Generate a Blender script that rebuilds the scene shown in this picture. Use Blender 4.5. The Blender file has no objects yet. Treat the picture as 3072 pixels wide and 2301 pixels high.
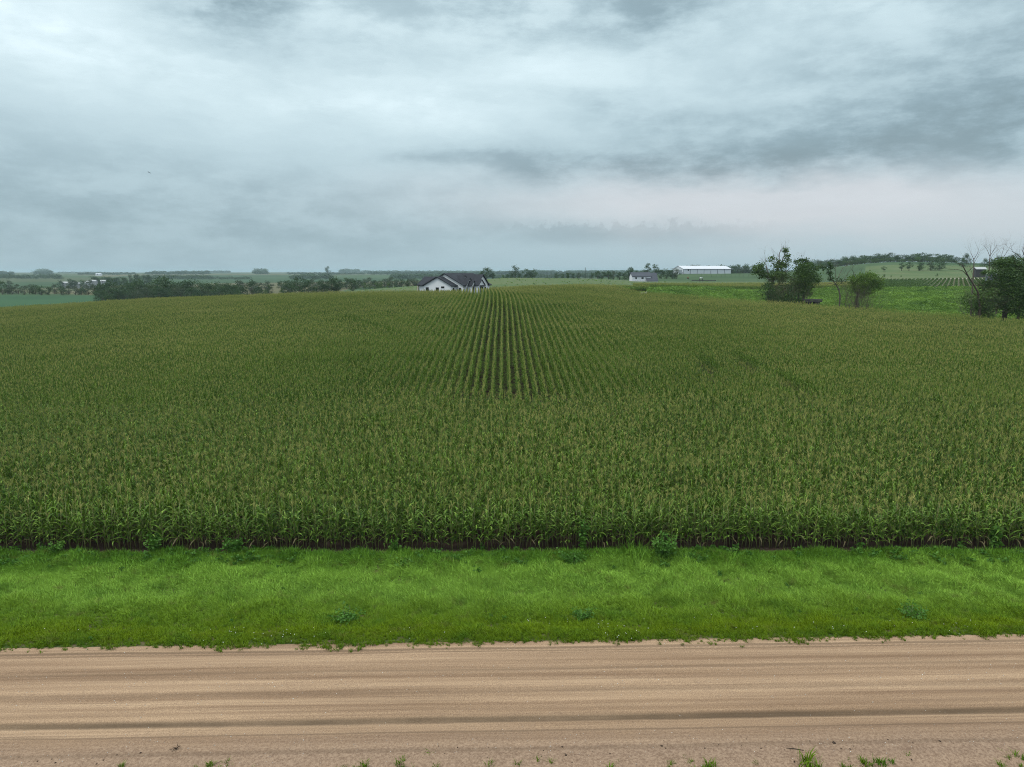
import bpy, bmesh, math, random
import numpy as np
from mathutils import Vector, Matrix, Euler

R = math.radians
SC = bpy.context.scene
COL = SC.collection
rng = np.random.default_rng(7)
random.seed(7)

# ------------------------------------------------------------------ camera
FPX = 710.0                       # focal length in pixels of the 1024-wide frame
CAM_Z = 13.0
PITCH = R(8.92)
cam_d = bpy.data.cameras.new("camera")
cam_d.sensor_width = 36.0
cam_d.lens = FPX / 1024.0 * 36.0
cam_d.clip_start = 0.5
cam_d.clip_end = 60000.0
cam = bpy.data.objects.new("camera", cam_d)
COL.objects.link(cam)
cam.location = (0, 0, CAM_Z)
cam.rotation_euler = (R(90) - PITCH, 0, 0)
SC.camera = cam

# ------------------------------------------------------------------ render settings
SC.view_settings.view_transform = 'Standard'
SC.view_settings.look = 'None'
SC.view_settings.gamma = 1.0
SC.view_settings.exposure = 0.0
SC.view_settings.use_curve_mapping = False
SC.cycles.max_bounces = 4
SC.cycles.diffuse_bounces = 0
SC.cycles.filter_width = 1.0
SC.cycles.glossy_bounces = 2
SC.cycles.transmission_bounces = 3
SC.cycles.volume_bounces = 0
SC.cycles.use_denoising = True
SC.cycles.denoiser = 'OPENIMAGEDENOISE'
SC.cycles.denoising_input_passes = 'RGB_ALBEDO_NORMAL'
SC.cycles.denoising_prefilter = 'NONE'
SC.cycles.sample_clamp_indirect = 4.0

# ------------------------------------------------------------------ sun (overcast: wide and weak)
SUN_EL, SUN_AZ = 60.0, 248.0      # azimuth clockwise from +Y (view direction)
sun_d = bpy.data.lights.new("sun", 'SUN')
sun_d.energy = 1.5
sun_d.angle = R(14)
sun_d.color = (1.0, 0.96, 0.9)
sun = bpy.data.objects.new("sun", sun_d)
COL.objects.link(sun)
_sd = Vector((math.sin(R(SUN_AZ)) * math.cos(R(SUN_EL)), math.cos(R(SUN_AZ)) * math.cos(R(SUN_EL)), math.sin(R(SUN_EL))))
sun.rotation_euler = (-_sd).to_track_quat('-Z', 'Y').to_euler()


# ------------------------------------------------------------------ node helpers
class NB:
    """small helper for writing node trees as expressions"""
    def __init__(self, nt):
        self.nt = nt

    def node(self, t, **kw):
        n = self.nt.nodes.new(t)
        for k, v in kw.items():
            setattr(n, k, v)
        return n

    def put(self, sock, v):
        if v is None:
            return
        if isinstance(v, bpy.types.NodeSocket):
            self.nt.links.new(v, sock)
        elif isinstance(v, (tuple, list)) and sock.type == 'RGBA' and len(v) == 3:
            sock.default_value = (*v, 1)
        else:
            sock.default_value = v

    def m(self, op, a, b=None, c=None, clamp=False):
        n = self.node('ShaderNodeMath', operation=op, use_clamp=clamp)
        for i, v in enumerate((a, b, c)):
            if v is not None:
                self.put(n.inputs[i], v)
        return n.outputs[0]

    def vm(self, op, a, b=None, scale=None):
        n = self.node('ShaderNodeVectorMath', operation=op)
        self.put(n.inputs[0], a)
        if b is not None:
            self.put(n.inputs[1], b)
        if scale is not None:
            self.put(n.inputs['Scale'], scale)
        return n.outputs[0]

    def sep(self, v):
        n = self.node('ShaderNodeSeparateXYZ')
        self.put(n.inputs[0], v)
        return n.outputs

    def comb(self, x, y, z):
        n = self.node('ShaderNodeCombineXYZ')
        for i, v in enumerate((x, y, z)):
            self.put(n.inputs[i], v)
        return n.outputs[0]

    def noise(self, vec, scale, detail=3, rough=0.55, dist=0.0, out=0):
        n = self.node('ShaderNodeTexNoise')
        self.put(n.inputs['Vector'], vec)
        n.inputs['Scale'].default_value = scale
        n.inputs['Detail'].default_value = detail
        n.inputs['Roughness'].default_value = rough
        n.inputs['Distortion'].default_value = dist
        return n.outputs[out]

    def ramp(self, fac, stops, interp='LINEAR'):
        n = self.node('ShaderNodeValToRGB')
        cr = n.color_ramp
        cr.interpolation = interp
        while len(cr.elements) < len(stops):
            cr.elements.new(0.5)
        for e, (p, c) in zip(cr.elements, stops):
            e.position = p
            if isinstance(c, (int, float)):
                c = (c, c, c)
            e.color = (*c, 1)
        self.put(n.inputs[0], fac)
        return n.outputs[0]

    def mix(self, fac, a, b, mode='MIX'):
        n = self.node('ShaderNodeMix', data_type='RGBA', blend_type=mode)
        self.put(n.inputs[0], fac)
        self.put(n.inputs[6], a)
        self.put(n.inputs[7], b)
        return n.outputs[2]

    def mapr(self, v, a, b, c=0.0, d=1.0, smooth=False):
        n = self.node('ShaderNodeMapRange')
        n.interpolation_type = 'SMOOTHSTEP' if smooth else 'LINEAR'
        self.put(n.inputs[0], v)
        for i, x in enumerate((a, b, c, d)):
            self.put(n.inputs[i + 1], x)
        return n.outputs[0]


# ------------------------------------------------------------------ world: overcast sky over a Nishita base
world = bpy.data.worlds.new("World")
SC.world = world
world.use_nodes = True
wn = world.node_tree
wn.nodes.clear()
W = NB(wn)
SKY_STRENGTH = 0.1
tc = W.node('ShaderNodeTexCoord')
D = tc.outputs['Generated']
dx, dy, dz = W.sep(D)
az = W.m('MULTIPLY', W.m('ARCTAN2', dx, dy), 57.2958)
el = W.m('MULTIPLY', W.m('ARCSINE', dz), 57.2958)
elc = W.m('MAXIMUM', el, 0.0)
# cloud sheets drift on a plane above the land: direction projected to that plane
zden = W.m('ADD', W.m('MAXIMUM', dz, 0.0), 0.10)
plane = W.comb(W.m('DIVIDE', dx, zden), W.m('DIVIDE', dy, zden), 0.0)
n_big = W.noise(plane, 0.55, 6, 0.56, 0.4)
n_mid = W.noise(W.vm('ADD', plane, (5.3, 2.1, 0)), 1.5, 7, 0.6, 0.5)
ang = W.comb(W.m('MULTIPLY', az, 0.06), W.m('MULTIPLY', el, 0.16), 0.3)
n_w1 = W.noise(ang, 1.0, 8, 0.64)
n_w2 = W.noise(W.vm('ADD', ang, (13.7, 4.4, 2.0)), 1.0, 8, 0.64)
n_fine = W.noise(W.comb(W.m('MULTIPLY', az, 0.16), W.m('MULTIPLY', el, 0.42), 1.3), 1.0, 8, 0.62)
azw = W.m('ADD', az, W.m('MULTIPLY', W.m('SUBTRACT', n_w1, 0.5), 11.0))
elw = W.m('ADD', el, W.m('MULTIPLY', W.m('SUBTRACT', n_w2, 0.5), 5.0))


def blob(px, py, sx, sy, amp, tilt=0.0, soft=None):
    a0 = (px - 1106) / 26.8
    e0 = (588 - py) / 26.8
    sa, se = sx / 26.8, sy / 26.8
    da = W.m('SUBTRACT', azw, a0)
    de = W.m('SUBTRACT', elw, e0)
    c, s = math.cos(R(tilt)), math.sin(R(tilt))
    p = W.m('DIVIDE', W.m('ADD', W.m('MULTIPLY', da, c), W.m('MULTIPLY', de, s)), sa)
    q = W.m('DIVIDE', W.m('SUBTRACT', W.m('MULTIPLY', de, c), W.m('MULTIPLY', da, s)), se)
    r2 = W.m('ADD', W.m('MULTIPLY', p, p), W.m('MULTIPLY', q, q))
    g = W.m('EXPONENT', W.m('MULTIPLY', r2, -0.5))
    return W.m('MULTIPLY', g, amp)


tot = None
for args in SKY_BLOBS if 'SKY_BLOBS' in globals() else (
        # x, y in the 2212-wide view of the sky, spreads, log-brightness, tilt
        (590, 95, 100, 60, -0.50, 0), (930, 90, 300, 60, -0.30, 0), (1400, 90, 90, 60, -0.40, 0),
        (1150, 70, 120, 60, -0.20, 0), (760, 30, 200, 30, -0.2, 0),
        (1750, 335, 380, 40, -0.27, 4), (2100, 385, 230, 40, -0.26, 0), (1330, 272, 130, 26, -0.30, -4),
        (1120, 368, 190, 16, -0.30, 0), (1560, 375, 240, 22, -0.25, 2), (1900, 110, 330, 110, -0.22, 0),
        (1880, 240, 300, 60, -0.25, 5), (2150, 300, 200, 80, -0.2, 0),
        (100, 380, 420, 90, -0.16, -8), (300, 480, 500, 60, -0.14, 0), (800, 470, 300, 60, -0.08, 0),
        (140, 200, 330, 80, 0.15, -14), (640, 235, 330, 28, 0.12, -6), (60, 60, 200, 60, 0.08, 0),
        (1230, 195, 180, 45, 0.14, 0), (1480, 150, 150, 40, 0.12, 0), (1500, 260, 120, 18, 0.14, 0),
        (1000, 270, 200, 60, 0.06, 0),
        (1330, 500, 200, 14, -0.10, 0), (1250, 530, 300, 14, -0.06, 0)):
    g = blob(*args)
    tot = g if tot is None else W.m('ADD', tot, g)
tex = W.mapr(n_fine, 0.34, 0.66, 0.40, 1.50, True)
n_puff = W.noise(W.comb(W.m('MULTIPLY', azw, 0.16), W.m('MULTIPLY', elw, 0.30), 2.2), 1.0, 8, 0.62, 0.2)
n_str = W.noise(W.comb(W.m('MULTIPLY', azw, 0.10), W.m('MULTIPLY', elw, 0.75), 5.3), 1.0, 7, 0.6, 0.3)
tot = W.m('MULTIPLY', W.m('MULTIPLY', tot, 0.82), tex)
# general mottling of the cloud deck, everywhere in the sky
tot = W.m('ADD', tot, W.m('MULTIPLY', W.m('SUBTRACT', n_mid, 0.5), W.mapr(elc, 4, 18, 0.03, 0.22)))
tot = W.m('ADD', tot, W.m('MULTIPLY', W.m('SUBTRACT', n_big, 0.5), W.mapr(elc, 4, 20, 0.0, 0.40)))
tot = W.m('ADD', tot, W.m('MULTIPLY', W.m('SUBTRACT', n_str, 0.5), W.mapr(elc, 2, 12, 0.04, 0.16)))
tot = W.m('ADD', tot, W.m('MULTIPLY', W.m('SUBTRACT', W.mapr(n_puff, 0.33, 0.67, 0.33, 0.67, True), 0.5), W.mapr(elc, 5, 17, 0.02, 0.26)))
# a small broken cloud bank low over the horizon
bank_edge = W.m('ADD', 2.2, W.m('MULTIPLY', W.noise(W.comb(W.m('MULTIPLY', az, 0.9), W.m('MULTIPLY', el, 0.8), 7.0), 1.0, 6, 0.65), 3.2))
bank = W.m('MULTIPLY', W.mapr(W.m('SUBTRACT', bank_edge, el), 0.0, 0.4, 0, 1, True), W.mapr(el, 1.6, 3.0, 0, 1, True))
bank = W.m('MULTIPLY', bank, W.m('MULTIPLY', W.mapr(az, -3, 3, 0, 1, True), W.mapr(az, 12, 22, 1, 0, True)))
tot = W.m('SUBTRACT', tot, W.m('MULTIPLY', bank, 0.12))
bright = W.m('EXPONENT', tot)
# overcast luminance: rises from the horizon to the zenith
lum = W.m('ADD', 0.575, W.m('MULTIPLY', dz, 0.95))
lum = W.m('MULTIPLY', lum, bright)
base = W.ramp(W.m('MULTIPLY', lum, 0.8), [(0.0, (0.68, 0.98, 1.07)), (0.36, (0.71, 0.98, 1.11)), (0.66, (0.82, 1.02, 1.09)), (1.0, (0.89, 1.01, 1.05))])
pink = blob(1560, 445, 420, 42, 1.0, 0)
pink2 = blob(1950, 510, 350, 40, 0.6, 0)
pk = W.m('ADD', pink, pink2, clamp=True)
base = W.mix(W.m('MULTIPLY', pk, 0.75), base, (0.97, 0.975, 1.02))
lum = W.m('MULTIPLY', lum, W.m('ADD', 1.0, W.m('MULTIPLY', pk, 0.12)))
cloud = W.vm('SCALE', base, scale=W.m('MULTIPLY', lum, 1.0 / SKY_STRENGTH))
sky = W.node('ShaderNodeTexSky', sky_type='NISHITA', sun_disc=False)
sky.sun_elevation = R(SUN_EL)
sky.sun_rotation = R(SUN_AZ)
sky.air_density = 1.0
sky.dust_density = 2.0
skyc = W.mix(0.94, sky.outputs[0], cloud)
bg = W.node('ShaderNodeBackground')
bg.inputs['Strength'].default_value = SKY_STRENGTH
wn.links.new(skyc, bg.inputs['Color'])
wo = W.node('ShaderNodeOutputWorld')
wn.links.new(bg.outputs[0], wo.inputs['Surface'])
world.cycles.sampling_method = 'MANUAL'
world.cycles.sample_map_resolution = 1024


# ------------------------------------------------------------------ object helpers
def tag(o, label=None, cat=None, group=None, kind=None):
    if label:
        o['label'] = label
    if cat:
        o['category'] = cat
    if group:
        o['group'] = group
    if kind:
        o['kind'] = kind
    return o


def mesh_np(name, V, F, mats=(), midx=None, smooth=False):
    """V (n,3) array, F list/array of faces (array = all quads or all tris)"""
    me = bpy.data.meshes.new(name)
    V = np.asarray(V, dtype=np.float32).reshape(-1, 3)
    if isinstance(F, np.ndarray):
        k = F.shape[1]
        me.vertices.add(len(V))
        me.vertices.foreach_set('co', V.ravel())
        me.loops.add(F.size)
        me.loops.foreach_set('vertex_index', F.astype(np.int32).ravel())
        me.polygons.add(len(F))
        me.polygons.foreach_set('loop_start', (np.arange(len(F)) * k).astype(np.int32))
        me.update(calc_edges=True)
        me.validate()
    else:
        me.from_pydata(V.tolist(), [], F)
        me.update()
    for m in mats:
        me.materials.append(m)
    if midx is not None:
        me.polygons.foreach_set('material_index', np.asarray(midx, dtype=np.int32))
    if smooth:
        me.polygons.foreach_set('use_smooth', np.ones(len(me.polygons), dtype=bool))
    return me


def link(name, me, parent=None, loc=None, rot=None, scale=None):
    o = bpy.data.objects.new(name, me)
    COL.objects.link(o)
    if parent is not None:
        o.parent = parent
    if loc is not None:
        o.location = loc
    if rot is not None:
        o.rotation_euler = rot
    if scale is not None:
        o.scale = scale
    return o


def empty(name, loc=(0, 0, 0), rz=0.0, scale=1.0):
    o = bpy.data.objects.new(name, None)
    COL.objects.link(o)
    o.location = loc
    o.rotation_euler = (0, 0, rz)
    o.scale = (scale,) * 3 if isinstance(scale, (int, float)) else scale
    o.empty_display_size = 0.2
    return o


class MB:
    """collects shapes into one mesh"""
    def __init__(self):
        self.v, self.f, self.m = [], [], []

    def add(self, V, F, mi=0):
        b = len(self.v)
        self.v += [tuple(p) for p in V]
        self.f += [tuple(i + b for i in f) for f in F]
        self.m += [mi] * len(F)

    def box(self, x0, x1, y0, y1, z0, z1, mi=0):
        V = [(x0, y0, z0), (x1, y0, z0), (x1, y1, z0), (x0, y1, z0), (x0, y0, z1), (x1, y0, z1), (x1, y1, z1), (x0, y1, z1)]
        F = [(0, 3, 2, 1), (4, 5, 6, 7), (0, 1, 5, 4), (1, 2, 6, 5), (2, 3, 7, 6), (3, 0, 4, 7)]
        self.add(V, F, mi)

    def prism(self, poly, vec, mi=0):
        n = len(poly)
        V = [Vector(p) for p in poly] + [Vector(p) + Vector(vec) for p in poly]
        F = [tuple(range(n))[::-1], tuple(range(n, 2 * n))]
        F += [(i, (i + 1) % n, n + (i + 1) % n, n + i) for i in range(n)]
        self.add(V, F, mi)

    def tube(self, pts, radii, sides=5, mi=0, cap=True):
        pts = [Vector(p) for p in pts]
        n = len(pts)
        V, F = [], []
        t0 = (pts[1] - pts[0]).normalized()
        ref = Vector((1, 0, 0)) if abs(t0.x) < 0.8 else Vector((0, 1, 0))
        for i, p in enumerate(pts):
            t = (pts[min(i + 1, n - 1)] - pts[max(i - 1, 0)]).normalized()
            a = t.cross(ref).normalized()
            b = t.cross(a).normalized()
            for k in range(sides):
                w = 2 * math.pi * k / sides
                V.append(p + (a * math.cos(w) + b * math.sin(w)) * radii[i])
        for i in range(n - 1):
            for k in range(sides):
                k2 = (k + 1) % sides
                F.append((i * sides + k, i * sides + k2, (i + 1) * sides + k2, (i + 1) * sides + k))
        if cap:
            F.append(tuple(range(sides))[::-1])
            F.append(tuple((n - 1) * sides + k for k in range(sides)))
        self.add(V, F, mi)

    def mesh(self, name, mats, smooth=False):
        me = bpy.data.meshes.new(name)
        me.from_pydata(self.v, [], self.f)
        for m in mats if isinstance(mats, (list, tuple)) else [mats]:
            me.materials.append(m)
        me.polygons.foreach_set('material_index', self.m)
        if smooth:
            me.polygons.foreach_set('use_smooth', [True] * len(self.f))
        me.update()
        return me

    def build(self, name, mats, parent=None, smooth=False, loc=None, rot=None):
        return link(name, self.mesh(name, mats, smooth), parent, loc, rot)


# ------------------------------------------------------------------ materials
MATS = {}


def mat(name):
    m = bpy.data.materials.new(name)
    m.use_nodes = True
    m.node_tree.nodes.clear()
    MATS[name] = m
    return m, NB(m.node_tree)


def out_principled(m, N, color, rough=0.8, spec=0.3, bump=None, metallic=0.0):
    p = N.node('ShaderNodeBsdfPrincipled')
    N.put(p.inputs['Base Color'], color)
    N.put(p.inputs['Roughness'], rough)
    p.inputs['Specular IOR Level'].default_value = spec
    p.inputs['Metallic'].default_value = metallic
    if bump is not None:
        b = N.node('ShaderNodeBump')
        b.inputs['Strength'].default_value = bump[1]
        b.inputs['Distance'].default_value = bump[2]
        N.put(b.inputs['Height'], bump[0])
        N.nt.links.new(b.outputs[0], p.inputs['Normal'])
    o = N.node('ShaderNodeOutputMaterial')
    N.nt.links.new(p.outputs[0], o.inputs['Surface'])
    return p


def out_leaf(m, N, color, rough=0.45, spec=0.35, trans=0.28, tint=(1.1, 1.25, 0.5)):
    p = N.node('ShaderNodeBsdfPrincipled')
    N.put(p.inputs['Base Color'], color)
    p.inputs['Roughness'].default_value = rough
    p.inputs['Specular IOR Level'].default_value = spec
    t = N.node('ShaderNodeBsdfTranslucent')
    tcol = N.mix(1.0, color, tint, 'MULTIPLY')
    N.nt.links.new(tcol, t.inputs['Color'])
    mx = N.node('ShaderNodeMixShader')
    mx.inputs[0].default_value = trans
    N.nt.links.new(p.outputs[0], mx.inputs[1])
    N.nt.links.new(t.outputs[0], mx.inputs[2])
    o = N.node('ShaderNodeOutputMaterial')
    N.nt.links.new(mx.outputs[0], o.inputs['Surface'])


def pos(N):
    return N.node('ShaderNodeNewGeometry').outputs['Position']


def objrand(N):
    return N.node('ShaderNodeObjectInfo').outputs['Random']


def simple_mat(name, color, rough=0.7, spec=0.3, var=0.12, scale=2.0, metallic=0.0):
    m, N = mat(name)
    n = N.noise(pos(N), scale, 4)
    lo = tuple(c * (1 - var) for c in color)
    hi = tuple(min(1, c * (1 + var)) for c in color)
    out_principled(m, N, N.mix(N.mapr(n, 0.3, 0.7), lo, hi), rough, spec, metallic=metallic)
    return m


def foliage_mat(name, dark, light, trans=0.25, patch=0.12, rough=0.55, spec=0.25):
    m, N = mat(name)
    r = objrand(N)
    n = N.noise(pos(N), patch * 8, 3)
    f = N.m('ADD', N.m('MULTIPLY', r, 0.45), N.m('MULTIPLY', N.mapr(n, 0.3, 0.7), 0.55))
    out_leaf(m, N, N.mix(f, dark, light), rough, spec, trans)
    return m


# corn
m, N = mat('corn_leaf')
P = pos(N)
patch = N.m('ADD', N.m('MULTIPLY', N.noise(P, 0.035, 4, 0.6), 0.55), N.m('MULTIPLY', N.noise(P, 0.16, 3, 0.6), 0.45))
r = objrand(N)
f = N.m('ADD', N.m('MULTIPLY', N.mapr(patch, 0.38, 0.62), 0.55), N.m('MULTIPLY', r, 0.45))
lf = N.noise(P, 2.6, 2)
f = N.m('ADD', N.m('MULTIPLY', f, 0.5), N.m('MULTIPLY', N.mapr(lf, 0.35, 0.65), 0.5))
c = N.mix(f, (0.016, 0.066, 0.010), (0.195, 0.320, 0.044))
fine = N.noise(P, 6.0, 2)
c = N.mix(N.mapr(fine, 0.54, 0.70, 0, 0.9), c, (0.36, 0.48, 0.09))  # bright flecks: leaf highlights painted into the colour to raise contrast
out_leaf(m, N, c, 0.45, 0.12, 0.16, (1.1, 1.2, 0.4))
m, N = mat('corn_dry_leaf')
out_leaf(m, N, N.mix(N.noise(pos(N), 4, 2), (0.10, 0.085, 0.04), (0.22, 0.18, 0.09)), 0.6, 0.2, 0.2, (1, 1, 0.8))
m, N = mat('corn_stalk')
z = N.sep(N.node('ShaderNodeTexCoord').outputs['Object'])[2]
out_principled(m, N, N.mix(N.noise(pos(N), 3, 2), (0.13, 0.15, 0.045), (0.22, 0.22, 0.08)), 0.5, 0.3)
m, N = mat('corn_tassel')
r = objrand(N)
patch = N.noise(pos(N), 0.03, 4, 0.6)
f = N.m('ADD', N.m('MULTIPLY', r, 0.6), N.m('MULTIPLY', N.mapr(patch, 0.35, 0.65), 0.4))
out_leaf(m, N, N.mix(f, (0.20, 0.29, 0.046), (0.58, 0.53, 0.18)), 0.7, 0.15, 0.25, (1, 1, 0.7))
m, N = mat('corn_husk')
out_leaf(m, N, N.mix(objrand(N), (0.14, 0.19, 0.05), (0.22, 0.24, 0.08)), 0.5, 0.3, 0.15)

# grasses
m, N = mat('grass_blade')
P = pos(N)
px_, py_, pz_ = N.sep(P)
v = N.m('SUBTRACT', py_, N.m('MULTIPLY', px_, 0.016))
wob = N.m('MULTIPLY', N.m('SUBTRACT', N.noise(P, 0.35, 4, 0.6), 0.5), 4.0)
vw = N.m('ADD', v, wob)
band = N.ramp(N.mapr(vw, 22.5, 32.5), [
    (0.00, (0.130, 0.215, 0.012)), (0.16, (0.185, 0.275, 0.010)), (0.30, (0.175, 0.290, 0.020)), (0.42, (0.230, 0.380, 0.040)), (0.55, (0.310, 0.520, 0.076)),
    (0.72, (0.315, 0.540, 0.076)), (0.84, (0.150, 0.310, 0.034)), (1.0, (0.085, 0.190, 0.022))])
r = objrand(N)
c = N.mix(N.m('MULTIPLY', r, 0.5), band, N.mix(1.0, band, (0.65, 0.70, 0.55), 'MULTIPLY'))
n2 = N.noise(P, 1.4, 4, 0.65)
c = N.mix(N.mapr(n2, 0.57, 0.75, 0, 0.7), c, (0.19, 0.17, 0.055))
n3 = N.noise(N.vm('ADD', P, (31, 7, 2)), 0.9, 4, 0.6)
c = N.mix(N.mapr(n3, 0.50, 0.70, 0, 0.45), c, (0.050, 0.150, 0.018))
out_leaf(m, N, c, 0.55, 0.08, 0.2, (1.1, 1.2, 0.4))
foliage_mat('weed_leaf', (0.050, 0.150, 0.018), (0.12, 0.26, 0.038), 0.28, 0.15)
foliage_mat('pale_weed_leaf', (0.06, 0.17, 0.02), (0.15, 0.29, 0.05), 0.28, 0.15)
foliage_mat('strip_leaf', (0.060, 0.130, 0.028), (0.250, 0.400, 0.070), 0.28, 0.012)
simple_mat('weed_stem', (0.11, 0.15, 0.05))
simple_mat('clover_white', (0.75, 0.75, 0.68), 0.6)
simple_mat('dry_grass', (0.26, 0.21, 0.12), 0.8)

# tree foliage and bark
foliage_mat('leaf_dark', (0.022, 0.058, 0.018), (0.060, 0.115, 0.028), 0.2, 0.06)
foliage_mat('leaf_mid', (0.040, 0.085, 0.020), (0.100, 0.170, 0.036), 0.22, 0.06)
foliage_mat('leaf_fresh', (0.060, 0.125, 0.020), (0.150, 0.250, 0.040), 0.25, 0.06)
foliage_mat('leaf_grey', (0.040, 0.066, 0.032), (0.075, 0.105, 0.048), 0.2, 0.06)
foliage_mat('needle', (0.015, 0.038, 0.018), (0.030, 0.060, 0.026), 0.1, 0.06)
simple_mat('bark', (0.085, 0.065, 0.05), 0.9, 0.1, 0.3, 3)
simple_mat('dead_bark', (0.15, 0.125, 0.105), 0.9, 0.1, 0.25, 3)
simple_mat('brush_twig', (0.125, 0.105, 0.075), 0.9, 0.1, 0.2, 3)

# soil, road
m, N = mat('soil')
P = pos(N)
out_principled(m, N, N.mix(N.noise(P, 3, 5), (0.030, 0.021, 0.016), (0.075, 0.050, 0.036)), 0.95, 0.1, (N.noise(P, 12, 4), 0.6, 0.05))

m, N = mat('road_gravel')
P = pos(N)
X_, Y_, Z_ = N.sep(P)
t = N.m('SUBTRACT', Y_, N.m('MULTIPLY', X_, 0.027))            # distance across the road
wv = N.m('MULTIPLY', N.m('SUBTRACT', N.noise(N.comb(N.m('MULTIPLY', X_, 0.05), 0.0, 3.0), 1.0, 3), 0.5), 0.5)
t2 = N.m('ADD', t, wv)
streakv = N.comb(N.m('MULTIPLY', X_, 0.035), N.m('MULTIPLY', t2, 1.7), 0.0)
s1 = N.noise(streakv, 1.0, 5, 0.62)
streakv2 = N.comb(N.m('MULTIPLY', X_, 0.10), N.m('MULTIPLY', t, 9.0), 4.0)
s2 = N.noise(streakv2, 1.0, 3, 0.6)
grain = N.noise(P, 34.0, 3, 0.7)
grain2 = N.noise(P, 9.0, 3, 0.7)
col = N.mix(N.mapr(s1, 0.36, 0.64), (0.246, 0.154, 0.091), (0.468, 0.317, 0.196))
col = N.mix(N.mapr(s2, 0.5, 0.75, 0, 0.45), col, (0.17, 0.110, 0.070))
col = N.mix(N.mapr(grain, 0.35, 0.7), N.mix(1.0, col, (0.62, 0.60, 0.60), 'MULTIPLY'), N.mix(1.0, col, (1.25, 1.25, 1.28), 'MULTIPLY'))
col = N.mix(N.mapr(grain2, 0.5, 0.75, 0, 0.25), col, (0.22, 0.15, 0.11))
# the near shoulder is coarser and greyer
sh = N.mapr(N.m('ADD', t, N.m('MULTIPLY', N.m('SUBTRACT', N.noise(P, 0.8, 4), 0.5), 0.7)), 18.5, 17.1, 0, 1, True)
coarse = N.mix(N.mapr(N.noise(P, 14, 4, 0.75), 0.38, 0.62), (0.155, 0.098, 0.068), (0.34, 0.235, 0.165))
col = N.mix(N.m('MULTIPLY', sh, 0.75), col, coarse)


def groove(c0, w, wn=0.12):
    d = N.m('ABSOLUTE', N.m('SUBTRACT', N.m('ADD', t, N.m('MULTIPLY', N.m('SUBTRACT', N.noise(N.comb(N.m('MULTIPLY', X_, 0.12), c0, 0.0), 1.0, 3), 0.5), wn)), c0))
    return N.mapr(d, w * 0.25, w, 1, 0, True)


damp = N.m('MULTIPLY', groove(18.62, 0.22), N.mapr(N.noise(N.comb(N.m('MULTIPLY', X_, 0.22), 0, 0), 1, 3), 0.3, 0.55, 0.6, 1))
col = N.mix(N.m('MULTIPLY', damp, 0.78), col, (0.070, 0.047, 0.028))
for c0, w, a in ((22.55, 0.10, 0.55), (22.33, 0.05, 0.4), (21.2, 0.12, 0.28), (20.0, 0.22, 0.25), (18.05, 0.06, 0.45), (17.35, 0.12, 0.3)):
    col = N.mix(N.m('MULTIPLY', groove(c0, w), a), col, (0.105, 0.068, 0.043))
# tread marks: fine herringbone across the outer wheel track
tread = N.m('MULTIPLY', N.m('GREATER_THAN', N.m('SINE', N.m('ADD', N.m('MULTIPLY', X_, 32.0), N.m('MULTIPLY', N.m('ABSOLUTE', N.m('SUBTRACT', t, 22.45)), 40.0))), 0.2), groove(22.45, 0.13, 0.0))
col = N.mix(N.m('MULTIPLY', tread, 0.25), col, (0.12, 0.08, 0.05))
h = N.m('ADD', N.m('MULTIPLY', grain, 0.6), N.m('ADD', N.m('MULTIPLY', s1, 1.2), N.m('MULTIPLY', grain2, 0.5)))
out_principled(m, N, col, 0.92, 0.15, (h, 0.55, 0.03))

m, N = mat('verge_soil')
P = pos(N)
n = N.noise(P, 1.2, 5)
out_principled(m, N, N.mix(N.mapr(n, 0.4, 0.65), (0.045, 0.075, 0.015), (0.13, 0.10, 0.055)), 0.95, 0.1, (N.noise(P, 10, 4), 0.6, 0.04))


def field_mat(name, stops, scale=0.02, fine=1.2, bump=0.4, dist=0.4, stretch=None):
    m, N = mat(name)
    P = pos(N)
    if stretch:
        P = N.vm('MULTIPLY', P, stretch)
    n = N.noise(P, scale, 5, 0.6)
    nf = N.noise(P, fine, 4, 0.65)
    f = N.m('ADD', N.m('MULTIPLY', n, 0.6), N.m('MULTIPLY', nf, 0.4))
    out_principled(m, N, N.ramp(f, stops), 0.9, 0.12, (nf, bump, dist))
    return m


field_mat('pasture', [(0.36, (0.065, 0.105, 0.036)), (0.5, (0.090, 0.130, 0.048)), (0.62, (0.130, 0.145, 0.066))], 0.03, 0.8)
field_mat('bean', [(0.36, (0.026, 0.074, 0.032)), (0.52, (0.036, 0.092, 0.037)), (0.64, (0.046, 0.11, 0.042))], 0.012, 0.5)
field_mat('strip_ground', [(0.36, (0.04, 0.10, 0.015)), (0.6, (0.10, 0.20, 0.03))], 0.05, 0.8)
field_mat('tan_field', [(0.36, (0.10, 0.125, 0.045)), (0.5, (0.15, 0.15, 0.06)), (0.64, (0.19, 0.165, 0.075))], 0.02, 0.6)
field_mat('lane_gravel', [(0.36, (0.28, 0.24, 0.2)), (0.64, (0.40, 0.36, 0.31))], 0.1, 2.0, 0.2, 0.05)
field_mat('lawn', [(0.36, (0.09, 0.19, 0.03)), (0.64, (0.14, 0.24, 0.04))], 0.05, 1.0)
m, N = mat('row_crop')
P = pos(N)
X_, Y_, Z_ = N.sep(P)
nf = N.noise(P, 1.0, 3)
out_principled(m, N, N.mix(N.mapr(nf, 0.35, 0.65), (0.080, 0.085, 0.042), (0.11, 0.11, 0.055)), 0.9, 0.1)
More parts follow.
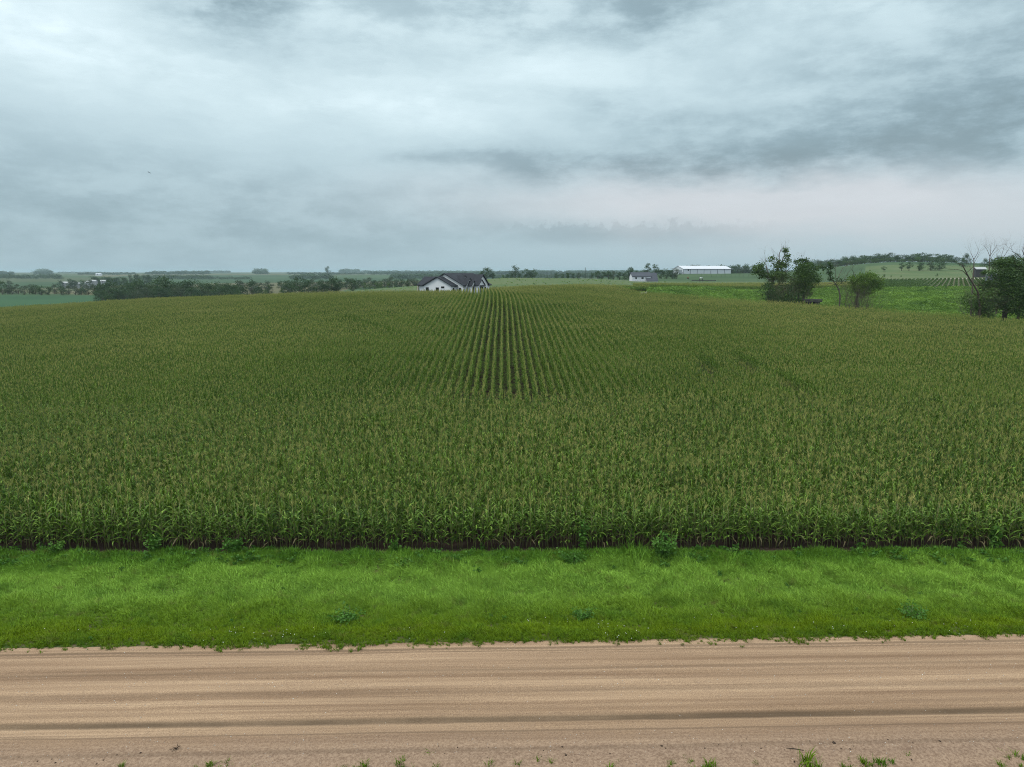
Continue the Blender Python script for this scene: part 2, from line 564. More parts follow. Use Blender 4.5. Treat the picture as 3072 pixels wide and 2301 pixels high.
# far patchwork of fields
m, N = mat('far_fields')
P = pos(N)
X_, Y_, Z_ = N.sep(P)
warp = N.vm('ADD', N.comb(N.m('MULTIPLY', X_, 1 / 420.0), N.m('MULTIPLY', Y_, 1 / 520.0), 0.0), N.vm('SCALE', N.noise(P, 0.002, 3, out=1), scale=0.35))
vo = N.node('ShaderNodeTexVoronoi')
vo.feature = 'F1'
vo.inputs['Scale'].default_value = 1.0
vo.inputs['Randomness'].default_value = 0.85
N.put(vo.inputs['Vector'], warp)
cellr = N.sep(vo.outputs['Color'])[0]
pal = N.ramp(cellr, [(0.0, (0.045, 0.085, 0.038)), (0.22, (0.060, 0.100, 0.045)), (0.4, (0.100, 0.112, 0.056)), (0.6, (0.075, 0.095, 0.045)), (0.8, (0.125, 0.120, 0.066))], 'CONSTANT')
nf = N.noise(P, 0.02, 5, 0.65)
nfine = N.noise(P, 0.3, 3, 0.65)
c = N.mix(N.mapr(nf, 0.35, 0.7), N.mix(1.0, pal, (0.78, 0.82, 0.8), 'MULTIPLY'), N.mix(1.0, pal, (1.2, 1.15, 1.1), 'MULTIPLY'))
out_principled(m, N, c, 0.95, 0.08, (nfine, 0.3, 0.6))

# buildings
simple_mat('white_siding', (0.78, 0.79, 0.80), 0.55, 0.3, 0.03, 0.8)
simple_mat('black_roof', (0.022, 0.024, 0.032), 0.75, 0.25, 0.25, 1.5)
simple_mat('black_trim', (0.018, 0.018, 0.022), 0.5, 0.3, 0.1)
simple_mat('window_glass', (0.012, 0.014, 0.018), 0.08, 0.6, 0.05)
simple_mat('pale_stone', (0.50, 0.44, 0.37), 0.8, 0.2, 0.1, 3)
simple_mat('house_wrap', (0.80, 0.81, 0.83), 0.5, 0.3, 0.03, 1)
simple_mat('wrap_print', (0.13, 0.14, 0.2), 0.6, 0.2, 0.1)
simple_mat('grey_shingle', (0.075, 0.080, 0.098), 0.85, 0.2, 0.15, 2)
simple_mat('shed_white', (0.66, 0.70, 0.72), 0.4, 0.4, 0.03, 0.4)
simple_mat('shed_roof', (0.62, 0.62, 0.66), 0.35, 0.5, 0.04, 0.3)
simple_mat('shed_trim', (0.12, 0.13, 0.15), 0.5, 0.3)
simple_mat('dark_wall', (0.06, 0.055, 0.055), 0.8, 0.2)
simple_mat('galvanized', (0.33, 0.37, 0.40), 0.4, 0.5, 0.08, 1.5, 0.4)
simple_mat('dull_metal', (0.13, 0.16, 0.18), 0.6, 0.3, 0.1, 1.5)
simple_mat('weathered_white', (0.42, 0.43, 0.43), 0.7, 0.2)
simple_mat('old_wood', (0.075, 0.070, 0.068), 0.9, 0.1, 0.2, 3)
simple_mat('bale_straw', (0.20, 0.14, 0.08), 0.95, 0.1, 0.2, 3)
simple_mat('bird_dark', (0.02, 0.022, 0.025), 0.8, 0.2)
simple_mat('stone_pale', (0.62, 0.56, 0.50), 0.8, 0.2, 0.15, 8)
simple_mat('clod_dark', (0.050, 0.034, 0.025), 0.95, 0.1, 0.2, 8)
M = MATS

# ------------------------------------------------------------------ terrain
TU = np.array([-1.2, -.72, -.63, -.54, -.36, -.2, -.09, 0, .1, .18, .36, .54, .72, 1.2])
TY = np.array([32, 58, 76, 100, 125, 150, 175, 200, 230, 270, 320, 400, 480, 560, 700, 900, 1200, 1800, 2600, 4000, 6500, 17000.])
TZ = np.array([
    # -1.2  -.72  -.63  -.54  -.36  -.2  -.09   0    .1   .18  .36  .54  .72  1.2
    [0, 0, 0, 0, 0, 0, 0, 0, 0, 0, 0, 0, 0, 0],
    [.6, .7, .7, .75, .8, .85, .9, .9, .9, .9, .9, .9, .9, .9],
    [1.2, 1.5, 1.7, 1.8, 2.0, 2.1, 2.2, 2.3, 2.3, 2.3, 2.2, 2.1, 2.0, 1.8],
    [1.6, 2.0, 2.4, 2.8, 3.2, 3.5, 3.8, 4.0, 4.0, 3.9, 3.5, 3.2, 2.9, 2.5],
    [1.5, 2.35, 3.0, 3.6, 4.2, 4.8, 5.2, 5.5, 5.5, 5.1, 4.5, 4.0, 3.6, 3.0],
    [1.0, 2.4, 3.3, 4.05, 4.9, 5.6, 6.1, 6.5, 6.6, 5.7, 5.0, 4.6, 4.4, 3.8],
    [0, 1.8, 2.8, 3.8, 4.9, 5.6, 5.95, 6.75, 7.2, 6.0, 5.6, 5.6, 5.6, 5.0],
    [-1.3, .6, 1.6, 2.8, 4.4, 5.3, 5.8, 6.8, 7.4, 7.4, 6.3, 6.5, 6.8, 6.3],
    [-3, -1.5, -.5, .8, 3.2, 4.9, 6.0, 7.2, 7.3, 7.3, 6.6, 7.0, 7.4, 7.3],
    [-5.5, -4, -3, -1.8, 1.0, 4.4, 6.0, 7.6, 7.4, 6.5, 6.5, 7.2, 7.8, 8.3],
    [-7, -6, -5, -4, -1.5, 4.2, 6.0, 8.2, 7.8, 6.5, 6.5, 7.6, 8.5, 9.0],
    [-7, -5, -4.8, -4.5, -3.5, 3.5, 6.4, 9.4, 8.6, 6.8, 6.4, 9.0, 9.8, 11],
    [-6, -3, -3.3, -3.5, -4, 0, 5.5, 9.2, 8.6, 6.8, 6.2, 11.0, 12.0, 13],
    [-7, -3.5, -3.7, -4, -4, -1, 1, 5, 7.5, 7.8, 8.0, 15, 15.5, 16],
    [-8, -6.5, -5, -4, -2, -1, 0, 2, 6, 10.2, 12.3, 22.8, 20.5, 20],
    [-8.5, -7, -6.5, -6, -5, -5, -4, -2, 2, 5, 9, 22.5, 20, 20],
    [-7, -6, -6, -6, -5, -5, -4, -3, -1, 2, 5, 14, 15, 15],
    [0, 0, -1, -2, -2, -1, -1, -1, 0, 1, 4, 9, 10, 10],
    [5, 5, 4, 3, 3, 3, 3, 3, 3, 4, 5, 7, 8, 8],
    [5, 5, 5, 5, 6, 6, 6, 6, 7, 7, 7, 8, 8, 8],
    [8, 8, 8, 8, 9, 9, 9, 9, 9, 9, 10, 10, 10, 10],
    [-20] * 14], dtype=float)


def pchip_slopes(x, y):
    h = np.diff(x)
    d = np.diff(y, axis=0) / h[:, None]
    m = np.zeros_like(y)
    w1 = 2 * h[1:] + h[:-1]
    w2 = h[1:] + 2 * h[:-1]
    with np.errstate(divide='ignore', invalid='ignore'):
        hm = (w1 + w2)[:, None] / (w1[:, None] / d[:-1] + w2[:, None] / d[1:])
    ok = (d[:-1] * d[1:]) > 0
    m[1:-1] = np.where(ok, hm, 0)
    m[0], m[-1] = d[0], d[-1]
    return m


def pchip(x, y, q):
    m = pchip_slopes(x, y)
    i = np.clip(np.searchsorted(x, q) - 1, 0, len(x) - 2)
    h = (x[i + 1] - x[i])[:, None]
    t = ((q - x[i])[:, None]) / h
    return ((1 + 2 * t) * (1 - t) ** 2 * y[i] + t * (1 - t) ** 2 * h * m[i] + t * t * (3 - 2 * t) * y[i + 1] + t * t * (t - 1) * h * m[i + 1])


GU = np.linspace(-1.2, 1.2, 481)
GL = np.linspace(math.log(32), math.log(17000), 901)
_g = pchip(np.log(TY), TZ, GL)              # (901, 14)
GZ = pchip(TU, _g.T.copy(), GU).T           # (901, 481)


def snoise(x, y, seed, n=10, lo=1.0, hi=4.0):
    r_ = np.random.default_rng(seed)
    o = np.zeros_like(x)
    for _ in range(n):
        k = r_.uniform(lo, hi)
        a = r_.uniform(0, 2 * math.pi)
        o += np.sin((x * math.cos(a) + y * math.sin(a)) * k + r_.uniform(0, 6.28)) / k ** 0.7
    return o / math.sqrt(n)


ROAD_K, CORN_K = 0.027, 0.004
ROAD_Y0, ROAD_Y1, CORN_Y = 16.9, 23.0, 31.9
VP_T = np.array([0, .06, .2, .38, .55, .75, 1.0])
VP_Z = np.array([.32, .26, -.02, -.25, -.30, -.14, 0.0])


def height(X, Y):
    X = np.asarray(X, dtype=float)
    Y = np.asarray(Y, dtype=float)
    Yc = np.clip(Y, 32.0, 16999.0)
    u = np.clip(X / Yc, -1.199, 1.199)
    fu = (u + 1.2) / 2.4 * 480
    fl = (np.log(Yc) - GL[0]) / (GL[-1] - GL[0]) * 900
    iu = np.clip(fu.astype(int), 0, 479)
    il = np.clip(fl.astype(int), 0, 899)
    tu, tl = fu - iu, fl - il
    z = (GZ[il, iu] * (1 - tu) * (1 - tl) + GZ[il, iu + 1] * tu * (1 - tl) + GZ[il + 1, iu] * (1 - tu) * tl + GZ[il + 1, iu + 1] * tu * tl)
    amp = np.clip((Yc - 700) / 1500, 0, 1) * np.clip((9000 - Yc) / 3000, 0, 1)
    z = z + amp * 3.0 * snoise(X / 700, Yc / 500, 3)
    amp2 = np.clip((Yc - 45) / 60, 0, 1) * np.clip((500 - Yc) / 300, 0, 1)
    z = z + amp2 * 0.12 * snoise(X / 14, Yc / 14, 5)
    # verge and road, nearer than the corn
    e1 = ROAD_Y1 + ROAD_K * X
    e2 = CORN_Y + CORN_K * X
    t = np.clip((Y - e1) / np.maximum(e2 - e1, 1.0), 0, 1)
    zr = np.interp(t, VP_T, VP_Z)
    near = Y < e2
    z = np.where(near, zr, z)
    e0 = ROAD_Y0 + ROAD_K * X
    z = np.where(Y < e0, 0.32 - 0.5 * np.clip((e0 - Y) / 3, 0, 1), z)
    return z


def H(x, y):
    return float(height(np.array([x]), np.array([y]))[0])


def PX(sx, Y):
    """x position of a 3072-wide picture column at the distance Y"""
    return (sx / 3.0 - 512.0) / FPX * Y


def PZ(sy, Y):
    a = PITCH + math.atan((sy / 3.0 - 383.5) / FPX)
    return CAM_Z - Y * math.tan(a)


# field polygon of the main corn field (x, y)
CORN_POLY = [(-400, 31.9), (400, 31.9), (160, 84), (84, 116), (67, 130), (50, 146), (36, 166), (30, 182), (26, 200), (8, 200),
             (-8, 196), (-16, 192), (-30, 196), (-50, 205), (-110, 200), (-200, 190), (-400, 160)]


def inside(poly, X, Y):
    c = np.zeros(X.shape, dtype=bool)
    n = len(poly)
    for i in range(n):
        x1, y1 = poly[i]
        x2, y2 = poly[(i + 1) % n]
        if y1 == y2:
            continue
        k = ((y1 > Y) != (y2 > Y)) & (X < (x2 - x1) * (Y - y1) / (y2 - y1) + x1)
        c ^= k
    return c


def category(X, Y):
    u = X / Y
    cat = np.full(X.shape, 0)
    # 0 far land  1 corn soil  2 weed strip  3 pasture  4 tan field  5 row crop  6 bean field  7 lane 8 lawn
    cat[(u > -.225) & (u < .40) & (Y > 185) & (Y < 500)] = 3
    cat[(u > .135) & (Y > 80) & (Y < 238)] = 2
    cat[(u > .17) & (u < .49) & (Y > 236) & (Y < 400)] = 4
    cat[(u > .49) & (Y > 232) & (Y < 395)] = 5
    cat[(u > .49) & (Y > 395) & (Y < 620)] = 3
    cat[(u < -.33) & (Y > 280) & (Y < 500)] = 6
    lane = (u > .157) & (u < .188) & (Y > 160) & (Y < 215)
    cat[(u > .135) & (u < .190) & (Y > 150) & (Y < 212)] = 8
    cat[lane & (np.abs(Y - (190 + (u - .172) * 330)) < 5)] = 7
    cat[(u > .49) & (Y > 390) & (Y < 404)] = 7
    cat[inside(CORN_POLY, X, Y)] = 1
    return cat


uf = np.concatenate([np.linspace(-9, -1.4, 24), np.linspace(-1.3, -.8, 26), np.linspace(-.79, .79, 440), np.linspace(.8, 1.3, 26), np.linspace(1.4, 9, 24)])
yf = np.concatenate([np.geomspace(31.9, 700, 230), np.geomspace(712, 16500, 130)])
UU, YY = np.meshgrid(uf, yf)
XX = UU * YY
YS = YY + np.where(np.arange(len(yf))[:, None] == 0, CORN_K * XX, 0) * (np.abs(XX) < 400)
ZZ = height(XX, np.maximum(YS, 31.0))
ZZ[0] = 0
nr, nc = XX.shape
GV = np.stack([XX, YS, ZZ], -1).reshape(-1, 3)
ii, jj = np.meshgrid(np.arange(nr - 1), np.arange(nc - 1), indexing='ij')
a = (ii * nc + jj).ravel()
GF = np.stack([a, a + 1, a + nc + 1, a + nc], -1)
cx = GV[GF].mean(1)
gc = category(cx[:, 0], cx[:, 1])
names = {0: ('hills', 'far_fields'), 1: ('field_soil', 'soil'), 2: ('weed_ground', 'strip_ground'), 3: ('pasture', 'pasture'), 4: ('tan_field', 'tan_field'),
         5: ('row_crop_field', 'row_crop'), 6: ('bean_field', 'bean'), 7: ('farm_lane', 'lane_gravel'), 8: ('lawn', 'lawn')}
for k, (nm, mn) in names.items():
    sel = GF[gc == k]
    if not len(sel):
        continue
    used = np.unique(sel)
    remap = np.zeros(len(GV), dtype=int)
    remap[used] = np.arange(len(used))
    me = mesh_np(nm, GV[used], remap[sel], [M[mn]], smooth=True)
    tag(link(nm, me), kind='structure')

# road and verge strips
xs = np.concatenate([np.linspace(-287, -46, 40), np.linspace(-45, 45, 361), np.linspace(46, 287, 40)])


def strip(name, y0, k0, y1, k1, n, m, zfun, inset0=0.0):
    ts = np.linspace(0, 1, n)
    T, X = np.meshgrid(ts, xs, indexing='ij')
    Y = (y0 + k0 * X) * (1 - T) + (y1 + k1 * X) * T
    Z = zfun(X, Y, T)
    V = np.stack([X, Y, Z], -1).reshape(-1, 3)
    i, j = np.meshgrid(np.arange(n - 1), np.arange(len(xs) - 1), indexing='ij')
    a = (i * len(xs) + j).ravel()
    F = np.stack([a, a + 1, a + len(xs) + 1, a + len(xs)], -1)
    return tag(link(name, mesh_np(name, V, F, [M[m]], smooth=True)), kind='structure')


def road_z(X, Y, T):
    t = Y - ROAD_K * X
    z = np.full(X.shape, 0.32)
    z += 0.06 * np.sin(np.clip((t - ROAD_Y0) / (ROAD_Y1 - ROAD_Y0), 0, 1) * math.pi)
    for c, w, d in ((18.62, .16, .035), (22.5, .12, .02), (21.2, .15, .012), (20.0, .22, .014), (17.9, .2, -.015), (18.95, .12, -.02)):
        z -= d * np.exp(-((t - c) / w) ** 2)
    z += 0.008 * snoise(X * .8, t * 4, 11) + 0.006 * snoise(X * 3, t * 7, 12)
    edge = np.clip((ROAD_Y1 - t) / .25, 0, 1) * np.clip((t - ROAD_Y0) / .25, 0, 1)
    return np.where(edge < 1, 0.32 * (1 - edge) + z * edge, z)


strip('road', ROAD_Y0, ROAD_K, ROAD_Y1, ROAD_K, 66, 'road_gravel', road_z)


def verge_z(X, Y, T):
    z = np.interp(T, VP_T, VP_Z)
    return z + 0.05 * snoise(X * .7, Y * .7, 21) * np.clip(T * 8, 0, 1) * np.clip((1 - T) * 8, 0, 1)


strip('verge', ROAD_Y1, ROAD_K, CORN_Y, CORN_K, 46, 'verge_soil', verge_z)
strip('near_shoulder', ROAD_Y0 - 3.0, ROAD_K, ROAD_Y0, ROAD_K, 14, 'road_gravel', lambda X, Y, T: 0.32 - 0.5 * (1 - T))
# land behind the camera and out to the sides
bx = np.array([-150000., -9000., -287, 287, 9000, 150000])
V, F = [], []
ky = ROAD_Y0 - 3.0
gv = [(-287, ky - 287 * ROAD_K, -.18), (287, ky + 287 * ROAD_K, -.18), (287, -300, -.4), (-287, -300, -.4), (9000, -4000, -2), (-9000, -4000, -2), (9000, 33, -.2), (-9000, 33, -.2),
      (287, 33.0, 0), (-287, 30.7, 0)]
gf = [(0, 3, 2, 1), (3, 5, 4, 2), (1, 2, 4, 6), (8, 1, 6), (3, 0, 7, 5), (0, 9, 7)]
tag(link('ground', mesh_np('ground', gv, gf, [M['pasture']])), kind='structure')


# ------------------------------------------------------------------ scattering of stuff by geometry nodes
def proto_collection(name, meshes):
    c = bpy.data.collections.new(name)
    for i, me in enumerate(meshes):
        o = bpy.data.objects.new('%s_%02d' % (name, i), me)
        c.objects.link(o)
    return c


def scatter(name, pts, rot, scale, idx, coll, kind='stuff', label=None, cat=None, parent=None):
    pts = np.asarray(pts, dtype=np.float32)
    n = len(pts)
    me = bpy.data.meshes.new(name)
    me.vertices.add(n)
    me.vertices.foreach_set('co', pts.ravel())
    a = me.attributes.new('rot', 'FLOAT_VECTOR', 'POINT')
    a.data.foreach_set('vector', np.asarray(rot, dtype=np.float32).ravel())
    a = me.attributes.new('scl', 'FLOAT_VECTOR', 'POINT')
    scale = np.asarray(scale, dtype=np.float32)
    if scale.ndim == 1:
        scale = np.repeat(scale[:, None], 3, 1)
    a.data.foreach_set('vector', np.ascontiguousarray(scale).ravel())
    a = me.attributes.new('idx', 'INT', 'POINT')
    a.data.foreach_set('value', np.asarray(idx, dtype=np.int32))
    o = link(name, me, parent)
    ng = bpy.data.node_groups.new(name + '_nodes', 'GeometryNodeTree')
    ng.interface.new_socket('Geometry', in_out='INPUT', socket_type='NodeSocketGeometry')
    ng.interface.new_socket('Geometry', in_out='OUTPUT', socket_type='NodeSocketGeometry')
    gi = ng.nodes.new('NodeGroupInput')
    go = ng.nodes.new('NodeGroupOutput')
    ci = ng.nodes.new('GeometryNodeCollectionInfo')
    ci.inputs['Collection'].default_value = coll
    ci.inputs['Separate Children'].default_value = True
    ci.inputs['Reset Children'].default_value = True
    ip = ng.nodes.new('GeometryNodeInstanceOnPoints')
    ip.inputs['Pick Instance'].default_value = True

    def attr(nm, dt):
        x = ng.nodes.new('GeometryNodeInputNamedAttribute')
        x.data_type = dt
        x.inputs['Name'].default_value = nm
        return x.outputs['Attribute']
    L = ng.links.new
    L(gi.outputs[0], ip.inputs['Points'])
    L(ci.outputs[0], ip.inputs['Instance'])
    L(attr('idx', 'INT'), ip.inputs['Instance Index'])
    L(attr('rot', 'FLOAT_VECTOR'), ip.inputs['Rotation'])
    L(attr('scl', 'FLOAT_VECTOR'), ip.inputs['Scale'])
    L(ip.outputs[0], go.inputs[0])
    md = o.modifiers.new('scatter', 'NODES')
    md.node_group = ng
    tag(o, label, cat, None, kind)
    return o


# ------------------------------------------------------------------ corn plants
def leaf_strip(L, W_, up, droop, twist, rs, nseg=5):
    """a corn leaf leaving the origin towards +x, folded along its midrib"""
    V, F = [], []
    ang = up
    x = z = 0.0
    y = 0.0
    for i in range(nseg + 1):
        t = i / nseg
        w = W_ * (0.55 + 0.45 * math.sin(min(1, t * 2.2) * math.pi / 2)) * (1 - t ** 2.2) + 0.004
        y = twist * t * t * L * .3
        fold = w * 0.28 * (1 - t * .5)
        nx, nz = -math.sin(ang), math.cos(ang)
        V += [(x + nx * fold, y - w / 2, z + nz * fold), (x, y, z), (x + nx * fold, y + w / 2, z + nz * fold)]
        st = L / nseg
        x += math.cos(ang) * st
        z += math.sin(ang) * st
        ang -= droop / nseg * (0.5 + 1.2 * t)
    for i in range(nseg):
        b = i * 3
        F += [(b, b + 1, b + 4, b + 3), (b + 1, b + 2, b + 5, b + 4)]
    return V, F


def tassel_shape(rs, h=0.36):
    mb = MB()
    k = rs.randint(5, 7)
    for i in range(k):
        a = rs.uniform(0, 6.28)
        tilt = 0.05 if i == 0 else rs.uniform(0.15, 0.55)
        L_ = h * (1.0 if i == 0 else rs.uniform(.55, .85))
        z0 = 0 if i == 0 else rs.uniform(0, .1)
        d = Vector((math.cos(a) * math.sin(tilt), math.sin(a) * math.sin(tilt), math.cos(tilt)))
        p0 = Vector((0, 0, z0))
        p1 = p0 + d * L_ * .55
        p2 = p1 + (d + Vector((d.x * .7, d.y * .7, -.25))).normalized() * L_ * .45
        mb.tube([p0, p1, p2], [.008, .010, .005], 3, 0, False)
    return mb


def corn_layout(rs, hgt):
    """positions of the leaves: (z, azimuth, length, width, up, droop, twist, dry)"""
    out = []
    n = rs.randint(10, 12)
    az0 = 0.0
    for i in range(n):
        t = i / (n - 1)
        z = hgt * (0.16 + 0.66 * t)
        L_ = (0.26 + 0.54 * math.sin(math.pi * (0.38 + 0.58 * t))) * rs.uniform(.85, 1.15)
        az_ = az0 + (i % 2) * math.pi + rs.uniform(-.4, .4) + (rs.uniform(-1.5, 1.5) if t < .5 else 0)
        up = R(rs.uniform(42, 60) + 20 * t)
        droop = rs.uniform(1.5, 2.6) * (1.15 - .45 * t)
        out.append((z, az_, L_, rs.uniform(.075, .10), up, droop, rs.uniform(-1, 1), t < .12 and rs.random() < .25))
    return out


def corn_full(seed):
    rs = random.Random(seed)
    hgt = rs.uniform(2.0, 2.2)
    mb = MB()
    mb.tube([(0, 0, -.15), (0, 0, hgt * .5), (0, 0, hgt)], [.016, .013, .008], 4, 1, False)
    for (z, a_, L_, w, up, dr, tw, dry) in corn_layout(rs, hgt):
        V, F = leaf_strip(L_, w, up, dr, tw, rs, 4)
        c, s = math.cos(a_), math.sin(a_)
        mb.add([(x * c - y * s, x * s + y * c, zz + z) for x, y, zz in V], F, 3 if dry else 0)
    t = tassel_shape(rs, rs.choice((.12, .22, .30, .36)))
    mb.add([(x, y, z + hgt - .02) for x, y, z in t.v], t.f, 2)
    e = MB()
    zc = hgt * .46
    a_ = rs.uniform(0, 6.28)
    e.tube([(.015 * math.cos(a_), .015 * math.sin(a_), zc), (.06 * math.cos(a_), .06 * math.sin(a_), zc + .14), (.09 * math.cos(a_), .09 * math.sin(a_), zc + .28)], [.02, .032, .008], 5)
    mb.add(e.v, e.f, 4)
    return mb.mesh('corn_mass', [M['corn_leaf'], M['corn_stalk'], M['corn_tassel'], M['corn_dry_leaf'], M['corn_husk']])


corn_coll = proto_collection('corn_proto', [corn_full(100 + i) for i in range(14)])

# rows: headland rows run along the road, the others run away from it
HEAD_END = 58.0
pts = []
row = 0
y = CORN_Y + 0.25 + 0.762
while y < HEAD_END:
    hw = min(400, 0.80 * y + 18)
    x = np.arange(-hw, hw, 0.185)
    x = x + rng.normal(0, .03, len(x)) + rng.uniform(0, .18)
    pts.append(np.stack([x, y + CORN_K * x + rng.normal(0, .035, len(x))], -1))
    y += 0.762
xe = np.arange(26.7, 44, .185)
for sg in (-1, 1):
    pts.append(np.stack([sg * xe + rng.normal(0, .04, len(xe)), CORN_Y + .25 + sg * CORN_K * xe + rng.normal(0, .1, len(xe))], -1))
k = math.tan(R(-1.8))
x0 = np.arange(-260, 150, 0.762)
for xi in x0:
    yy = np.arange(HEAD_END + .2, 206, 0.185)
    yy = yy + rng.uniform(0, .18)
    wob_ = 0.15 * np.sin(yy / 23.0 + 1.3) * np.clip((yy - 60) / 40, 0, 1)
    xx = xi - 0.009 * (yy - 58) - 0.00022 * np.maximum(0, yy - 90) ** 2 + wob_ + rng.normal(0, .022, len(yy))
    pts.append(np.stack([xx, yy + rng.normal(0, .03, len(yy))], -1))
P2 = np.concatenate(pts)
u = P2[:, 0] / P2[:, 1]
keep = (np.abs(P2[:, 0]) < .80 * P2[:, 1] + 16) & inside(CORN_POLY, P2[:, 0], P2[:, 1]) & (rng.random(len(P2)) > .035)
P2 = P2[keep]
# a few short gaps in the stand (missed by the planter)
gap = np.zeros(len(P2), dtype=bool)
for (gx, gy, ln, wd, sl) in ((19.8, 72, 4.0, .55, -.03), (24.6, 72, 5.5, .6, -.03), (25.4, 63, 4.5, .6, -.03), (-21, 103, 9, .7, -.6)):
    dyy = P2[:, 1] - gy
    gap |= (np.abs(dyy) < ln) & (np.abs(P2[:, 0] - gx - sl * dyy) < wd)
P2 = P2[~gap]
zc = height(P2[:, 0], P2[:, 1])
n = len(P2)
main = P2[:, 1] > HEAD_END + .1
hv = 1.0 + 0.08 * snoise(P2[:, 0] / 9, P2[:, 1] / 9, 31) + 0.06 * snoise(P2[:, 0] / 2.5, P2[:, 1] / 2.5, 33) + rng.normal(0, .07, n)
rz_ = np.where(main & (rng.random(n) < .95), math.pi / 2 + rng.normal(0, .20, n) + math.pi * rng.integers(0, 2, n), rng.uniform(0, 6.283, n))
lean_ = np.where(main, .022, .075)
ws_ = np.where(main, .80, 1.0)
rot = np.stack([rng.normal(0, 1, n) * lean_, rng.normal(0, 1, n) * lean_, rz_], -1)
scatter('corn_field', np.column_stack([P2, zc]), rot, np.column_stack([ws_, ws_, hv]), rng.integers(0, 14, n), corn_coll,
        label='wide green corn field with tan tassels behind the front row', cat='corn field')
print('corn plants', n)

# the front row: every plant its own object with stalk, leaves, tassel and ear
rs = random.Random(5)
leaf_meshes = []
for i in range(14):
    V, F = leaf_strip(1.0, rs.uniform(.095, .12), R(38 + i * 2.2), 1.5 + (i * 0.37) % 1.1, rs.uniform(-1, 1), rs, 5)
    leaf_meshes.append(mesh_np('leaf', V, F, [M['corn_leaf']]))
dry_meshes = []
for i in range(3):
    V, F = leaf_strip(1.0, .085, R(25 + 12 * i), 2.8, rs.uniform(-1, 1), rs, 5)
    dry_meshes.append(mesh_np('leaf', V, F, [M['corn_dry_leaf']]))
stalk_meshes = []
for i in range(4):
    mb = MB()
    bend = rs.uniform(-.03, .03)
    mb.tube([(0, 0, -.12), (bend * .3, 0, .5), (bend, bend, 1.2), (0, 0, 2.1)], [.020, .017, .014, .008], 5, 0)
    stalk_meshes.append(mb.mesh('stalk', [M['corn_stalk']], True))
tassel_meshes = [tassel_shape(random.Random(40 + i), .40).mesh('tassel', [M['corn_tassel']]) for i in range(5)]
ear_mb = MB()
ear_mb.tube([(0.015, 0, 0), (.05, 0, .08), (.085, 0, .2), (.10, 0, .29)], [.014, .03, .028, .006], 6)
ear_mesh = ear_mb.mesh('ear', [M['corn_husk']], True)
N_FRONT = 290
for i in range(N_FRONT):
    x = -26.4 + i * 0.183 + rs.gauss(0, .045)
    y = CORN_Y + .25 + CORN_K * x + rs.gauss(0, .10)
    o = empty('corn_plant', (x, y, H(x, y + .5)), rs.uniform(0, 6.28), max(.55, min(1.08, rs.gauss(.93, .11))))
    o.rotation_euler = (rs.gauss(0, .07), rs.gauss(0, .07), rs.uniform(0, 6.28))
    tag(o, 'tall green corn plant with tan tassel in the front row beside the grass verge', 'corn plant', 'corn plants of the front row')
    link('stalk', stalk_meshes[i % 4], o)
    for (z, a_, L_, w, up, dr, tw, dry) in corn_layout(rs, 2.1):
        me = rs.choice(dry_meshes) if dry else leaf_meshes[min(13, max(0, int((math.degrees(up) - 38) / 2.2)))]
        link('leaf', me, o, (0, 0, z), (0, 0, a_), (L_, 1.0, L_))
    link('tassel', rs.choice(tassel_meshes), o, (0, 0, 2.07))
    if rs.random() < .8:
        link('ear', ear_mesh, o, (0, 0, rs.uniform(.85, 1.05)), (0, 0, rs.uniform(0, 6.28)))


# ------------------------------------------------------------------ grass of the verge
def tuft(seed, nb, h, spread, lean, w=0.012):
    rs = random.Random(seed)
    V, F = [], []
    for i in range(nb):
        a_ = rs.uniform(0, 6.28)
        r0 = spread * math.sqrt(rs.random())
        p = Vector((r0 * math.cos(a_), r0 * math.sin(a_), -.02))
        d = Vector((rs.gauss(0, .35) + lean, rs.gauss(0, .35), 1)).normalized()
        L_ = h * rs.uniform(.6, 1.15)
        side = Vector((math.cos(a_ + 1.3), math.sin(a_ + 1.3), 0)) * w * rs.uniform(.7, 1.3)
        mid = p + d * L_ * .55
        tip = mid + (d + Vector((d.x * 1.3, d.y * 1.3, -.35))).normalized() * L_ * .5
        b = len(V)
        V += [p - side, p + side, mid + side * .8, mid - side * .8, tip]
        F += [(b, b + 1, b + 2, b + 3), (b + 3, b + 2, b + 4)]
    mb = MB()
    mb.add(V, F)
    return mb.mesh('grass_tuft', [M['grass_blade']])


grass_coll = proto_collection('grass_proto', [tuft(i, 22, .26, .13, -.35) for i in range(6)] + [tuft(20 + i, 20, .16, .13, -.1) for i in range(3)])
ng_ = 86000
gx = rng.uniform(-43, 43, ng_)
gt = rng.uniform(0.0, 1.0, ng_)
e1 = ROAD_Y1 + ROAD_K * gx
e2 = CORN_Y + CORN_K * gx
edge_wob = 0.30 * snoise(gx * .8, gx * 0, 41) + .16 * snoise(gx * 3.1, gx * 0, 42) + rng.exponential(.10, len(gx)) * np.sign(rng.normal(0, 1, len(gx)))
gy = e1 - .15 + edge_wob * .8 + gt * (e2 - e1 - .1)
soil_edge = e2 - 0.25 - .35 * np.clip(snoise(gx * .6, gx * 0, 43), -.6, 1.4)
ok = (gy < soil_edge) | (rng.random(ng_) < .04)
bare = snoise(gx * .55, gy * 1.1, 44, lo=1, hi=3) > 1.55
ok &= ~(bare & (rng.random(ng_) < .9))
gx, gy, gt = gx[ok], gy[ok], gt[ok]
nn = len(gx)
T_ = (gy - ROAD_Y1 - ROAD_K * gx) / (CORN_Y + CORN_K * gx - ROAD_Y1 - ROAD_K * gx)
gz = np.interp(T_, VP_T, VP_Z) + 0.05 * snoise(gx * .7, gy * .7, 21) * np.clip(T_ * 8, 0, 1) * np.clip((1 - T_) * 8, 0, 1)
lump = np.clip(1 + .5 * snoise(gx * 1.1, gy * 1.6, 45), .5, 2.0)
